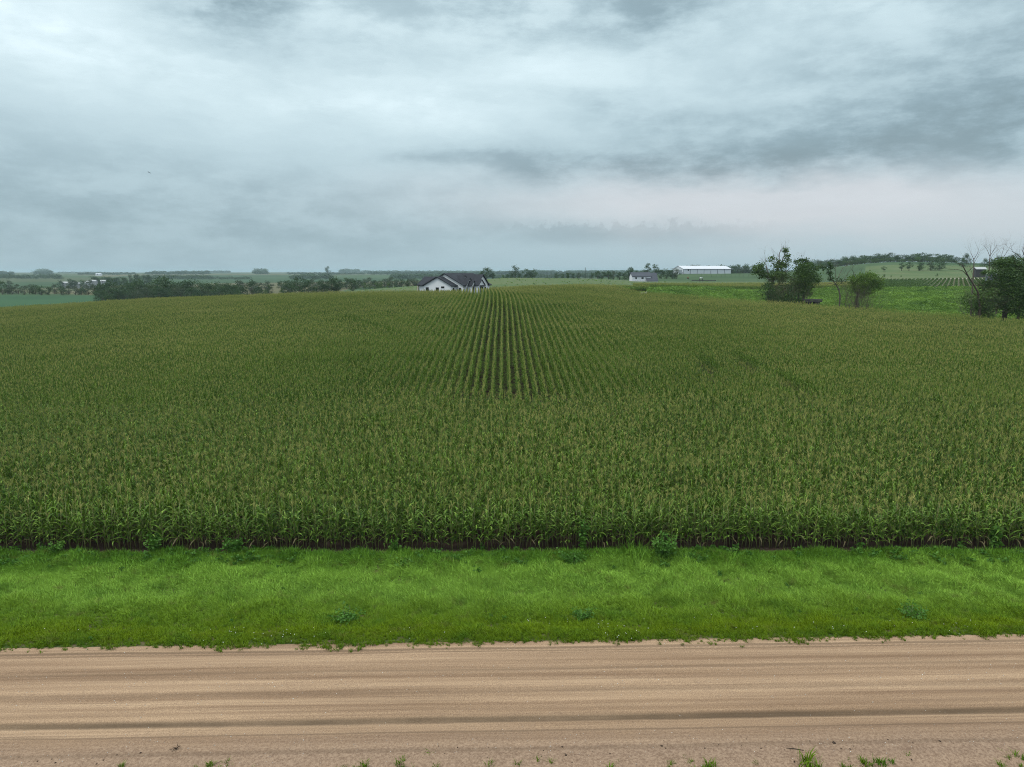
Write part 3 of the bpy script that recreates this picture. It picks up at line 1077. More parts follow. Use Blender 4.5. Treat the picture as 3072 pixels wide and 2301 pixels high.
sc_ = np.interp(T_, [0, .06, .25, .45, .75, .88, 1], [.55, .75, .8, 1.0, 1.05, 1.25, 1.2]) * lump * rng.uniform(.8, 1.2, nn)
rot = np.stack([rng.normal(0, .1, nn), rng.normal(0, .1, nn), rng.normal(0, .7, nn) + 6.28 * (rng.random(nn) < .25) * rng.random(nn)], -1)
idx = np.where(T_ < .4, rng.integers(0, 9, nn), rng.integers(0, 6, nn))
scatter('verge_grass', np.column_stack([gx, gy, gz]), rot, sc_, idx, grass_coll, label='bright green grass of the roadside verge', cat='grass')


# leafy weeds
def leafy(seed, n, rx, h, lsize, mats, stems=5, up=0.5):
    rs = random.Random(seed)
    mb = MB()
    st = MB()
    for s in range(stems):
        a_ = rs.uniform(0, 6.28)
        top = Vector((math.cos(a_) * rx * rs.uniform(.2, .9), math.sin(a_) * rx * rs.uniform(.2, .9), h * rs.uniform(.65, 1)))
        mid = top * .5 + Vector((0, 0, h * .06))
        st.tube([(0, 0, -.05), mid, top], [.012 + .004 * h, .009 + .002 * h, .004], 3, 0, False)
        for q in range(n // stems):
            t = rs.uniform(.15, 1.03)
            p = top * t + Vector((rs.gauss(0, .12), rs.gauss(0, .12), rs.gauss(0, .06))) * (rx + .2)
            d = Vector((rs.gauss(0, 1), rs.gauss(0, 1), rs.gauss(up, .5))).normalized()
            b = d.cross(Vector((rs.gauss(0, 1), rs.gauss(0, 1), rs.gauss(0, 1)))).normalized()
            L_ = lsize * rs.uniform(.6, 1.3)
            w = L_ * .32
            mb.add([p, p + d * L_ * .5 + b * w, p + d * L_ + Vector((0, 0, -.15 * L_)), p + d * L_ * .5 - b * w], [(0, 1, 2, 3)])
    return mb, st


def clump_mesh(seed, n, rx, h, ls, m):
    mb, st = leafy(seed, n, rx, h, ls, None)
    k = len(mb.f)
    mb.add(st.v, st.f, 1)
    return mb.mesh('weed_clump', [M[m], M['weed_stem']])


weed_coll = proto_collection('weed_proto', [clump_mesh(60 + i, 60, .22, .38, .13, 'weed_leaf') for i in range(5)])
nw = 1250
wx = rng.uniform(-42, 42, nw)
wt = np.clip(rng.normal(.90, .055, nw), .1, 1.0)
sparse = rng.random(nw) < .07
wt = np.where(sparse, rng.uniform(.05, .9, nw), wt)
dens = snoise(wx * .5, wx * 0, 47)
ok = (rng.random(nw) < .5 + .45 * dens) | sparse
wx, wt = wx[ok], wt[ok]
e1 = ROAD_Y1 + ROAD_K * wx
e2 = CORN_Y + CORN_K * wx
wy = e1 + wt * (e2 - e1)
wz = np.interp(wt, VP_T, VP_Z)
nn = len(wx)
scatter('verge_weeds', np.column_stack([wx, wy, wz]), np.stack([rng.normal(0, .1, nn), rng.normal(0, .1, nn), rng.uniform(0, 6.28, nn)], -1),
        rng.uniform(.5, 1.1, nn) * np.where(wt < .7, .5, 1), rng.integers(0, 5, nn), weed_coll, label='dark leafy weeds growing in the grass below the corn', cat='weeds')

# clover heads, pebbles, clods: tiny and countless
fl = MB()
for i in range(5):
    a_ = i * 1.256
    fl.tube([(0, 0, 0), (0, 0, .012), (0, 0, .03)], [.008, .018, .006], 5)
    break
flower = fl.mesh('flower', [M['clover_white']])
fcoll = proto_collection('clover_proto', [flower])
cl = [(590, 1905, 18), (690, 1925, 14), (820, 1918, 10), (1880, 1905, 26), (1850, 1880, 14), (1650, 1860, 16), (2790, 1890, 10), (2960, 1895, 16), (2560, 1895, 10), (60, 1885, 5), (2060, 1835, 8), (900, 1900, 12), (1250, 1900, 10), (2300, 1890, 10)]
fp = []
for sx, sy, nfl in cl:
    ang_ = PITCH + math.atan((sy / 3 - 383.5) / FPX)
    Yg = (CAM_Z - .25) / math.tan(ang_)
    for _ in range(max(3, nfl // 2)):
        yy = Yg + rng.normal(0, .35)
        xx = PX(sx, Yg) + rng.normal(0, .7)
        tt = (yy - ROAD_Y1 - ROAD_K * xx) / 8.9
        fp.append((xx, yy, float(np.interp(tt, VP_T, VP_Z)) + .16))
fp = np.array(fp)
scatter('clover_flowers', fp, np.zeros((len(fp), 3)), rng.uniform(.5, 1.0, len(fp)), np.zeros(len(fp), int), fcoll, label='tiny white clover heads dotted along the road edge of the grass', cat='flowers')


def pebble(seed, r):
    rs = random.Random(seed)
    bm = bmesh.new()
    bmesh.ops.create_icosphere(bm, subdivisions=1, radius=r)
    for v in bm.verts:
        v.co *= rs.uniform(.75, 1.2)
        v.co.z *= .6
    me = bpy.data.meshes.new('pebble')
    bm.to_mesh(me)
    bm.free()
    return me


pm = []
for i in range(4):
    me = pebble(i, .016)
    me.materials.append(M['stone_pale'])
    pm.append(me)
pcoll = proto_collection('pebble_proto', pm)
npb = 1700
bx_ = rng.uniform(-24, 24, npb)
bt = np.where(rng.random(npb) < .5, rng.normal(20.6, .55, npb), rng.uniform(16.9, 22.9, npb))
bt = np.where(rng.random(npb) < .25, rng.normal(17.4, .4, npb), bt)
bt = np.clip(bt, 16.6, 22.9)
by_ = bt + ROAD_K * bx_
bz = road_z(bx_, by_, None)
bz = np.where(bt < 16.9, .30, bz)
scatter('road_pebbles', np.column_stack([bx_, by_, bz + .004]), np.column_stack([np.zeros(npb), np.zeros(npb), rng.uniform(0, 6.28, npb)]), np.minimum(rng.lognormal(-.8, .4, npb), 1.3),
        rng.integers(0, 4, npb), pcoll, label='pale pebbles lying loose on the gravel road', cat='pebbles')
pm = []
for i in range(4):
    me = pebble(30 + i, .035)
    me.materials.append(M['clod_dark'])
    pm.append(me)
ccoll = proto_collection('clod_proto', pm)
ncl = 260
bx_ = rng.uniform(-18, 18, ncl)
cw = snoise(bx_ * .7, bx_ * 0, 51)
bt = 17.25 + rng.normal(0, .16, ncl) - np.where(rng.random(ncl) < .3, rng.uniform(0, .5, ncl), 0)
ok = (rng.random(ncl) < .35 + .5 * cw)
bx_, bt = bx_[ok], bt[ok]
by_ = bt + ROAD_K * bx_
bz = np.where(bt > 16.95, road_z(bx_, by_, None), .31)
nn = len(bx_)
scatter('soil_clods', np.column_stack([bx_, by_, bz]), np.column_stack([np.zeros(nn), np.zeros(nn), rng.uniform(0, 6.28, nn)]), rng.lognormal(-.65, .4, nn), rng.integers(0, 4, nn), ccoll,
        label='dark soil clods scattered on the near road shoulder', cat='soil clods')
# sparse grass on the near shoulder
nn = 1400
sx_ = rng.uniform(-17, 17, nn)
st_ = 16.55 + rng.normal(0, .22, nn)
d_ = snoise(sx_ * 1.2, sx_ * 0, 52)
ok = (rng.random(nn) < .12 + .26 * d_)
sx_, st_ = sx_[ok], st_[ok]
nn = len(sx_)
scatter('shoulder_grass', np.column_stack([sx_, st_ + ROAD_K * sx_, np.full(nn, .27)]), np.stack([rng.normal(0, .1, nn), rng.normal(0, .1, nn), rng.uniform(0, 6.28, nn)], -1),
        rng.uniform(.35, .8, nn), rng.integers(0, 9, nn), grass_coll, label='thin grass on the near road shoulder', cat='grass')


# ------------------------------------------------------------------ single weeds and tufts one can point to
def ground_pt(sx, sy, z0=0.0):
    ang_ = PITCH + math.atan((sy / 3 - 383.5) / FPX)
    Yg = (CAM_Z - z0) / math.tan(ang_)
    return PX(sx, Yg), Yg


def weed(sx, sy, rx, h, lsize, n, m, label, seed, stems=6, name='weed', cat='weed'):
    x, y = ground_pt(sx, sy, -.05)
    t = min(1, max(0, (y - ROAD_Y1 - ROAD_K * x) / (CORN_Y + CORN_K * x - ROAD_Y1 - ROAD_K * x)))
    z = float(np.interp(t, VP_T, VP_Z))
    o = empty(name, (x, y, z))
    tag(o, label, cat, 'single weeds along the corn edge')
    mb, st = leafy(seed, int(n * 2.6), rx, h, lsize * .6, None, stems * 2, .4)
    st.build('stem', M['weed_stem'], o)
    mb.build('foliage', M[m], o)
    return o


weed(1760, 1660, .22, 1.55, .24, 150, 'pale_weed_leaf', 'tall narrow pale green weed rising against the corn stalks', 1)
weed(2010, 1678, .60, 1.15, .24, 320, 'pale_weed_leaf', 'bright green bushy weed at the corn edge, right of the dark tall grass clump', 2, 9)
weed(405, 1660, .45, .95, .22, 240, 'pale_weed_leaf', 'bushy light green weed before the corn near the left side', 3, 8)
weed(660, 1662, .55, .75, .22, 240, 'weed_leaf', 'low dark leafy weed before the corn, left of the bare soil strip', 4, 8)
weed(1165, 1668, .25, .80, .2, 110, 'pale_weed_leaf', 'thin upright weed beside the bare soil strip left of centre', 5, 4)
weed(1190, 1700, .40, .45, .34, 40, 'pale_weed_leaf', 'low weed with a few broad pale leaves in the grass left of centre', 6, 4)
weed(1725, 1690, .75, .55, .2, 260, 'weed_leaf', 'broad dark green weed mound below the tall narrow weed', 7, 8)
weed(100, 1668, .4, .65, .2, 150, 'weed_leaf', 'small leafy weed at the corn edge in the far left', 8, 6)
weed(3055, 1650, .35, 1.1, .42, 60, 'pale_weed_leaf', 'large leaved weed among the corn stalks at the far right', 9, 5)
weed(1010, 1858, .75, .32, .17, 260, 'weed_leaf', 'dark round patch of low weeds in the mown grass left of centre', 10, 8)
weed(1765, 1855, .55, .36, .17, 200, 'weed_leaf', 'dark round patch of low weeds in the grass right of centre beside a bare spot', 11, 8)
weed(2820, 1850, .7, .4, .17, 180, 'weed_leaf', 'dark weed patch beside the bare soil on the right of the verge', 12, 8)


def single_tuft(sx, sy, s, label, seed, h=.3, group='grass tufts along the near edge of the road', z=.3, n=40, m='grass_blade'):
    x, y = ground_pt(sx, sy, z)
    o = link('grass_tuft', tuft(seed, n, h, .12 * s / max(.5, h / .3), -.05), None, (x, y, z), (0, 0, seed), (s, s, s))
    tag(o, label, 'grass tuft', group)


for j, (sx, sy, s, lb) in enumerate((
        (2520, 2296, 1.5, 'largest green grass tuft at the near road edge right of centre'),
        (2760, 2300, 1.1, 'grass tuft at the near road edge, right of the largest tuft'),
        (535, 2298, .8, 'grass tuft at the near road edge near the left side'),
        (1045, 2300, .9, 'small grass tuft at the near road edge left of centre'),
        (1165, 2300, .9, 'grass tuft at the near road edge just left of the middle'),
        (240, 2300, .7, 'thin grass tuft at the near road edge by the left corner'),
        (2195, 2300, 1.0, 'grass tuft at the near road edge left of the largest tuft'))):
    single_tuft(sx, sy, s, lb, 300 + j, .22 if j else .28)
# tall grass clump against the corn
x, y = ground_pt(1930, 1672, -.05)
o = link('grass_clump', tuft(77, 260, .85, .75, 0.0, .016), None, (x, y, -.1))
tag(o, 'tall dark green grass clump standing before the corn right of centre', 'grass clump', 'single weeds along the corn edge')
# dead sprig on the road
x, y = ground_pt(427, 2247, .36)
mb = MB()
rs = random.Random(9)
for i in range(9):
    a_ = rs.uniform(0, 6.28)
    L_ = rs.uniform(.08, .24)
    mb.tube([(0, 0, .01), (math.cos(a_) * L_ * .5, math.sin(a_) * L_ * .5, .06 * rs.random() + .03), (math.cos(a_) * L_, math.sin(a_) * L_, .01 + .05 * rs.random())], [.008, .007, .003], 4)
tag(mb.build('dead_sprig', M['clod_dark'], None, loc=(x, y, .35)), 'dark dried sprig lying on the road in the lower left', 'dead plant')
x, y = ground_pt(2470, 2246, .34)
mb = MB()
mb.tube([(-.22, .03, .01), (-.05, .0, .02), (.12, -.04, .015), (.22, -.07, .01)], [.006, .011, .01, .005], 5)
tag(mb.build('twig', M['bark'], None, loc=(x, y, .33)), 'short brown twig lying on the near road shoulder', 'twig')


# ------------------------------------------------------------------ trees
def leaf_cloud(rs, blobs, size, mat_, aspect=.6):
    """blobs: (centre, radii, n). Leaves gather in small clumps inside every blob"""
    V = []
    for c, rad, n in blobs:
        nc_ = max(3, n // 14)
        for _ in range(nc_):
            d = Vector((rs.gauss(0, 1), rs.gauss(0, 1), rs.gauss(0, 1))).normalized() * (rs.random() ** .40)
            cc = Vector((c[0] + d.x * rad[0], c[1] + d.y * rad[1], c[2] + d.z * rad[2]))
            cr = .22 * min(rad) + size * .6
            for _ in range(max(3, n // nc_)):
                p = cc + Vector((rs.gauss(0, cr), rs.gauss(0, cr), rs.gauss(0, cr * .7)))
                a_ = Vector((rs.gauss(0, 1), rs.gauss(0, 1), rs.gauss(0, .6))).normalized()
                b_ = a_.cross(Vector((rs.gauss(0, 1), rs.gauss(0, 1), rs.gauss(0, 1)))).normalized()
                L_ = size * rs.uniform(.6, 1.4)
                w = L_ * aspect * .5
                V += [p - a_ * L_ * .5, p + b_ * w, p + a_ * L_ * .5, p - b_ * w]
    V = np.array([tuple(v) for v in V], dtype=np.float32)
    F = np.arange(len(V)).reshape(-1, 4)
    return mesh_np('crown', V, F, [mat_])


def limb(mb, rs, p, d, L_, r, depth, up=.15, tips=None, sides=5, spread=.75):
    p = Vector(p)
    d = Vector(d).normalized()
    pts, rad = [p.copy()], [r]
    seg = 4
    for i in range(seg):
        d = (d + Vector((rs.gauss(0, .16), rs.gauss(0, .16), rs.gauss(up * .3, .12)))).normalized()
        p = p + d * L_ / seg
        pts.append(p.copy())
        rad.append(r * (1 - .55 * (i + 1) / seg))
    mb.tube(pts, rad, sides if depth > 1 else 3, 0, False)
    if tips is not None:
        tips.append(p.copy())
    if depth > 0:
        for k_ in range(rs.choice((2, 3, 3))):
            i = rs.choice((2, 3, 4, 4))
            nd = (d + Vector((rs.gauss(0, spread), rs.gauss(0, spread), rs.gauss(.15, spread * .6)))).normalized()
            limb(mb, rs, pts[i], nd, L_ * rs.uniform(.55, .8), rad[i] * .7, depth - 1, up, tips, sides, spread)


# prototypes for middle-distance trees, 1 unit = 1 m, about 12 m tall
def broadleaf(seed, h=12.0, wid=9.0, n=1500, size=.62, m='leaf_dark', trunk_frac=.2, lobes=9, taper=0.0):
    rs = random.Random(seed)
    tb = MB()
    tips = []
    tb.tube([(0, 0, -.6), (rs.gauss(0, .1), rs.gauss(0, .1), h * trunk_frac), (rs.gauss(0, .3), rs.gauss(0, .3), h * .62)], [.035 * h, .025 * h, .010 * h], 6, 0, False)
    for i in range(5):
        a_ = i * 1.256 + rs.uniform(-.4, .4)
        limb(tb, rs, (0, 0, h * (trunk_frac + .06 * i)), (math.cos(a_), math.sin(a_), .9), h * .28, .012 * h, 1, .2, tips)
    blobs = []
    for i in range(lobes):
        a_ = rs.uniform(0, 6.28)
        t = (i + .5) / lobes
        zc_ = h * (trunk_frac + .12 + (.82 - trunk_frac) * t)
        prof = math.sin(math.pi * min(1, .22 + .72 * t)) * (1 - taper * t)
        rr = wid * .5 * prof * rs.uniform(.35, .85)
        rad = wid * rs.uniform(.15, .25)
        blobs.append(((rr * math.cos(a_), rr * math.sin(a_), min(zc_, h - rad * .7)), (rad, rad, rad * .8), n // lobes))
    return tb.mesh('trunk', [M['bark']], True), leaf_cloud(rs, blobs, size, M[m])


def conifer(seed, h=6.0, wid=3.0, n=420, m='needle'):
    rs = random.Random(seed)
    tb = MB()
    tb.tube([(0, 0, -.3), (0, 0, h * .5), (0, 0, h * .97)], [.13, .08, .02], 5, 0, False)
    V = []
    for i in range(n):
        t = rs.random() ** 1.4
        z = h * (.06 + .92 * t)
        rr = wid * .5 * (1 - t) * rs.uniform(.2, 1.05) + .05
        a_ = rs.uniform(0, 6.28)
        p = Vector((rr * math.cos(a_), rr * math.sin(a_), z))
        d = Vector((math.cos(a_), math.sin(a_), rs.gauss(-.15, .3))).normalized()
        b_ = d.cross(Vector((0, 0, 1))).normalized()
        L_ = rs.uniform(.3, .6)
        V += [p - d * L_ * .5, p + b_ * L_ * .3, p + d * L_ * .5, p - b_ * L_ * .3]
    V = np.array([tuple(v) for v in V])
    return tb.mesh('trunk', [M['bark']], True), mesh_np('crown', V, np.arange(len(V)).reshape(-1, 4), [M[m]])


TREES = {
    'round': [broadleaf(200 + i, 12, 10.5, 1700, .62, 'leaf_dark', .0, 13) for i in range(4)],
    'loose': [broadleaf(220 + i, 12, 9.5, 1100, .6, 'leaf_dark', .12, 9) for i in range(3)],
    'grey': [broadleaf(240 + i, 12, 10, 1500, .6, 'leaf_grey', .0, 12) for i in range(2)],
    'tall': [broadleaf(260 + i, 12, 6.0, 1000, .5, 'leaf_dark', .2, 9, .2) for i in range(2)],
    'shrub': [broadleaf(280 + i, 12, 15, 900, .8, 'leaf_mid', .02, 9) for i in range(2)],
    'pine': [conifer(300 + i, 12, 6.5, 600) for i in range(3)],
}
trs = random.Random(17)


def tree(x, y, h, kind, label, group=None, wide=1.0, name='tree', cat='tree', dz=0.0):
    tm, cm = trs.choice(TREES[kind])
    s = h / 12.0
    o = empty(name, (x, y, H(x, y) + dz), trs.uniform(0, 6.28), (s * wide, s * wide, s))
    tag(o, label, cat, group)
    link('trunk', tm, o)
    link('crown', cm, o)
    return o


ORD = ['first', 'second', 'third', 'fourth', 'fifth', 'sixth', 'seventh', 'eighth', 'ninth', 'tenth', 'eleventh', 'twelfth', 'thirteenth', 'fourteenth', 'fifteenth', 'sixteenth']


def trow(items, Y, label, group, name='tree', cat='tree', numbered=False):
    """items: (picture column, top row, kind, width factor[, dy]) -> trees standing at distance Y with their tops at that row"""
    ordn = sorted(range(len(items)), key=lambda q: items[q][0])
    place = {q: k_ for k_, q in enumerate(ordn)}
    for qi, it in enumerate(items):
        sx, sy, kind, wd = it[:4]
        yy = Y + (it[4] if len(it) > 4 else 0)
        x = PX(sx, yy)
        h = PZ(sy, yy) - H(x, yy)
        lb = it[5] if len(it) > 5 else label
        if len(it) <= 5 and numbered:
            k_ = place[qi]
            lb = label.replace('$', ORD[k_] if k_ < len(items) / 2 else ORD[len(items) - 1 - k_]) + (', from the left' if k_ < len(items) / 2 else ', from the right')
        if h < 1.0:
            h = 1.0
        tree(x, yy, h, kind, lb, group, wd, name, cat)


# the wood in the valley on the left: a dense run of crowns
wr = random.Random(3)
wood = []
tops = [(312, 852), (335, 842), (365, 850), (395, 846), (420, 838), (450, 852), (480, 836), (505, 829), (530, 846), (560, 842), (583, 838), (610, 848), (632, 846), (660, 852), (690, 850), (715, 856)]
for sx, sy in tops:
    wood.append((sx, sy, 'round', wr.uniform(1.0, 1.3), wr.uniform(-12, 12)))
for sx in range(318, 720, 21):
    wood.append((sx + wr.uniform(-6, 6), wr.uniform(858, 872), wr.choice(('round', 'loose', 'grey')), wr.uniform(1.2, 1.6), -25 + wr.uniform(-8, 8)))
for sx in range(322, 720, 26):
    wood.append((sx + wr.uniform(-6, 6), wr.uniform(846, 856), wr.choice(('round', 'grey')), wr.uniform(1.1, 1.4), 28 + wr.uniform(-8, 8)))
trow(wood, 425, 'dark green tree in the dense wood below the corn field on the left', 'trees of the wood in the valley on the left')
trow([(763, 839, 'loose', .9, 0, 'tall loose tree at the right end of the dense wood on the left'),
      (735, 858, 'round', 1.0), (790, 866, 'loose', 1.0), (812, 852, 'tall', 1.0, 10, 'slim tree standing in the gap right of the dense wood'), (800, 868, 'shrub', .7)],
     420, 'small tree at the right end of the dense wood on the left', 'trees right of the wood on the left')
trow([(853, 864, 'shrub', .6), (868, 847, 'round', 1.0), (880, 858, 'round', 1.1), (905, 830, 'loose', 1.0, 30), (905, 858, 'loose', .9), (930, 842, 'round', 1.2), (945, 858, 'round', 1.2), (968, 842, 'loose', .9), (978, 850, 'round', 1.0),
      (1000, 832, 'round', 1.1), (1012, 832, 'round', 1.0), (990, 856, 'shrub', .8), (1018, 850, 'round', .9), (958, 862, 'shrub', .8)],
     400, '$ dark tree in the short row left of the white house', 'row of trees left of the white house', numbered=True)
trow([(1066, 840, 'round', 1.1, 0, 'single round dark tree left of the pale green field edge')], 430, '', 'trees left of the white house')
trow([(845 + i * 16 + wr.uniform(-5, 5), wr.uniform(836, 846), wr.choice(('round', 'grey')), 1.4, wr.uniform(-20, 20)) for i in range(10)],
     640, 'hazy dark tree in the tree line behind the short row left of the white house', 'hazy tree line behind the short row')
trow([(720 + i * 18 + wr.uniform(-5, 5), wr.uniform(842, 850), 'grey', 1.4, wr.uniform(-20, 20)) for i in range(6)], 600,
     'hazy tree behind the gap right of the dense wood', 'hazy tree line behind the wood')
trow([(1030 + i * 14 + wr.uniform(-4, 4), wr.uniform(833, 842) - i * .2, wr.choice(('grey', 'round')), 1.4, wr.uniform(-25, 25)) for i in range(17)],
     620, 'hazy dark tree in the long tree line left of the white house roof', 'long tree line left of the house')
trow([(1095, 848, 'shrub', .8), (1110, 850, 'shrub', .8), (1130, 846, 'shrub', .9), (1150, 846, 'shrub', .8), (1170, 845, 'shrub', .8), (1190, 843, 'round', .7)],
     500, '$ low dark bush in the hedge left of the white house', 'hedge left of the house', 'bush', 'bush', True)
trow([(1225, 842, 'round', 1.2, 0, 'small dark bush in the green pasture left of the house porch')], 420, '', 'bushes in the pasture', 'bush', 'bush')
# far left valley: tree line behind the bean field
trow([(18, 842, 'round', 1.0, 0, 'tallest dark tree at the left end of the tree line behind the bean field')], 520, '', 'tree line behind the bean field')
trow([(sx, sy, k_, w_, d_) for sx, sy, k_, w_, d_ in ((48, 856, 'grey', 1.4, 10), (66, 853, 'grey', 1.4, 15), (85, 858, 'grey', 1.3, 5), (100, 853, 'grey', 1.3, 20), (118, 854, 'round', 1.4, 15), (135, 858, 'round', 1.5, -5),
                                                     (155, 859, 'round', 1.4, 0), (175, 852, 'grey', 1.2, 20), (196, 859, 'round', 1.2, -5), (216, 857, 'grey', 1.5, 15), (236, 858, 'grey', 1.4, 8), (255, 862, 'round', 1.4, 8),
                                                     (275, 856, 'grey', 1.5, 20), (295, 855, 'grey', 1.5, 20), (310, 856, 'grey', 1.5, 20), (35, 862, 'grey', 1.4, 25), (5, 862, 'grey', 1.4, 25))],
     515, 'hazy tree in the line behind the bean field on the left', 'tree line behind the bean field')
trow([(40, 841, 'grey', 1.2), (195, 841, 'round', 1.0), (222, 837, 'round', 1.3), (235, 840, 'round', 1.2), (258, 840, 'round', 1.4), (284, 838, 'grey', 1.2)],
     835, 'hazy tree among the far white farm buildings on the left', 'trees round the far farm')
trow([(290 + i * 9 + wr.uniform(-3, 3), wr.uniform(827, 834), 'round', 1.3, wr.uniform(-30, 30)) for i in range(12)] + [(402, 822, 'tall', 1.0), (425, 823, 'round', 1.2), (445, 825, 'round', 1.2), (458, 824, 'tall', 1.0), (466, 832, 'round', 1.2)],
     1000, 'hazy dark tree in the grove behind the far white farm buildings', 'grove behind the far farm')
# lone tree on the horizon
trow([(990, 799, 'round', .9, 0, 'lone tree standing up over the horizon left of the house')], 2300, '', 'trees on the horizon')
# behind and right of the white house
trow([(1462, 802, 'round', 1.35, 0, 'broad dark tree rising behind the black roof of the white house'), (1445, 815, 'round', 1.1), (1478, 818, 'round', 1.2), (1398, 818, 'grey', 1.2), (1385, 824, 'grey', 1.2), (1412, 824, 'grey', 1.1)],
     470, 'dark tree behind the roof of the white house', 'trees behind the white house')
line = [(1545, 798, 'loose', 1.1, 0, 'tallest tree in the tree line right of the white house'), (1510, 824, 'shrub', .7), (1522, 822, 'round', .9), (1533, 816, 'round', .9), (1560, 820, 'round', .9), (1578, 806, 'loose', 1.0), (1590, 812, 'round', .9), (1602, 808, 'loose', 1.1),
        (1622, 813, 'pine', 1.0), (1640, 811, 'pine', 1.0), (1652, 812, 'pine', 1.0), (1668, 817, 'round', 1.0), (1685, 820, 'round', 1.1), (1700, 818, 'round', 1.1), (1718, 820, 'round', 1.0), (1735, 818, 'grey', 1.1),
        (1753, 801, 'pine', 1.5, 0, 'broad dark cone shaped tree in the tree line left of the wrapped house'), (1772, 818, 'round', 1.0), (1790, 812, 'round', 1.0), (1806, 814, 'round', 1.1), (1822, 812, 'round', 1.1), (1838, 812, 'grey', 1.1), (1855, 816, 'round', 1.1), (1870, 818, 'round', 1.0),
        (1885, 802, 'round', 1.1, 0, 'round dark tree just left of the wrapped house'), (1908, 812, 'round', .9), (1920, 814, 'grey', 1.0)]
trow(line, 520, '$ dark tree in the tree line along the pasture', 'tree line along the pasture', numbered=True)
trow([(1938, 788, 'tall', 1.1, 0, 'tall thin ragged tree behind the wrapped house, left of its twin'), (1962, 791, 'tall', 1.25, 0, 'tall ragged tree behind the wrapped house, right of its twin'),
      (1980, 808, 'round', .9), (1995, 806, 'round', 1.0), (2012, 806, 'round', 1.2), (2025, 808, 'grey', 1.2), (1950, 815, 'shrub', .7)], 560, '$ dark tree between the wrapped house and the long white shed', 'trees left of the long shed', numbered=True)
trow([(2035 + i * 17 + wr.uniform(-4, 4), wr.uniform(794, 799), wr.choice(('round', 'grey')), 1.3, wr.uniform(-15, 15)) for i in range(15)] + [(2205, 794, 'round', 1.3), (2230, 793, 'round', 1.3), (2250, 795, 'grey', 1.3)],
     900, 'hazy tree showing over the roof of the long white shed', 'trees behind the long shed')
trow([(2086, 822, 'pine', .7), (2098, 820, 'pine', .9), (2108, 821, 'pine', .8), (2114, 820, 'pine', .9), (2128, 820, 'pine', 1.0), (2142, 822, 'pine', 1.1), (2157, 821, 'pine', 1.1), (2168, 816, 'pine', 1.0, 0, 'tallest small pine in the row before the long white shed'), (2186, 819, 'pine', .9), (2198, 821, 'pine', 1.1), (2210, 815, 'pine', 1.2), (2222, 818, 'pine', 1.1),
      (2238, 818, 'pine', 1.1), (2250, 815, 'pine', 1.2), (2270, 820, 'pine', 1.0)], 600, '$ small dark pine in the row before the long white shed', 'row of pines by the long shed', 'pine_tree', 'pine tree', True)
# ridge wood on the right
rw = []
ridge_top = [(2420, 783), (2440, 779), (2460, 782), (2480, 777), (2500, 779), (2520, 770), (2545, 768), (2570, 766), (2595, 766), (2620, 761), (2650, 759), (2675, 764), (2700, 764), (2720, 762), (2745, 758), (2770, 761), (2795, 762), (2815, 763), (2835, 766), (2848, 770)]
for sx, sy in ridge_top:
    rw.append((sx, sy, 'round', wr.uniform(1.7, 2.3), wr.uniform(-10, 10)))
for sx in range(2415, 2850, 14):
    rw.append((sx + wr.uniform(-5, 5), np.interp(sx, [a_ for a_, _ in ridge_top], [b_ for _, b_ in ridge_top]) + wr.uniform(4, 11), 'round', 2.4, -22 + wr.uniform(-6, 6)))
for sx in range(2415, 2850, 12):
    rw.append((sx + wr.uniform(-5, 5), np.interp(sx, [a_ for a_, _ in ridge_top], [b_ for _, b_ in ridge_top]) + wr.uniform(11, 16), 'shrub', 1.6, -34 + wr.uniform(-5, 5)))
trow(rw, 720, 'dark blue green tree in the wood along the ridge on the right', 'wood along the ridge on the right')
trow([(2880, 761, 'round', 1.2, 0, 'broad dark tree at the right end of the ridge wood, above its lower neighbour')], 640, '', 'trees on the right slope')
trow([(2870, 775, 'round', 1.3, 0, 'dark round tree below the broad tree at the right end of the ridge wood')], 590, '', 'trees on the right slope')
trow([(2638, 799, 'loose', 1.35, 0, 'leftmost small tree on the grassy slope below the ridge wood'), (2690, 788, 'loose', 1.08, 0, 'left tree of the leaning pair on the grassy slope'), (2712, 786, 'loose', 1.22, 0, 'right tree of the leaning pair on the grassy slope'), (2743, 786, 'round', 1.49, 0, 'round tree in the middle of the grassy slope'),
      (2775, 785, 'grey', 1.35, 0, 'greyish tree left of the umbrella shaped tree on the slope'), (2801, 782, 'round', 1.62, 0, 'umbrella shaped dark tree at the right of the grassy slope')], 540, '', 'trees on the right slope')
trow([(2935, 775, 'round', 1.3), (2955, 778, 'grey', 1.3), (2975, 768, 'round', 1.2), (3000, 772, 'round', 1.2), (3020, 762, 'round', 1.3), (3045, 770, 'round', 1.3), (3065, 772, 'grey', 1.3)],
     600, 'hazy tree behind the bare branches at the far right', 'trees behind the bare branches on the right')
trow([(2640, 822, 'shrub', .8), (2660, 826, 'shrub', .9), (2690, 826, 'shrub', 1.0), (2795, 820, 'shrub', .8)], 440, 'low dark shrub on the grassy slope on the right', 'shrubs on the right slope', 'shrub', 'shrub')
trow([(2825, 857, 'shrub', .9, 0, 'dark spreading shrub at the far edge of the green weeds'), (2875, 866, 'shrub', .8, 0, 'greyish shrub right of the dark spreading shrub'), (2793, 868, 'shrub', .6, 0, 'low shrub left of the dark spreading shrub')], 215, '', 'shrubs beyond the green weeds', 'shrub', 'shrub')


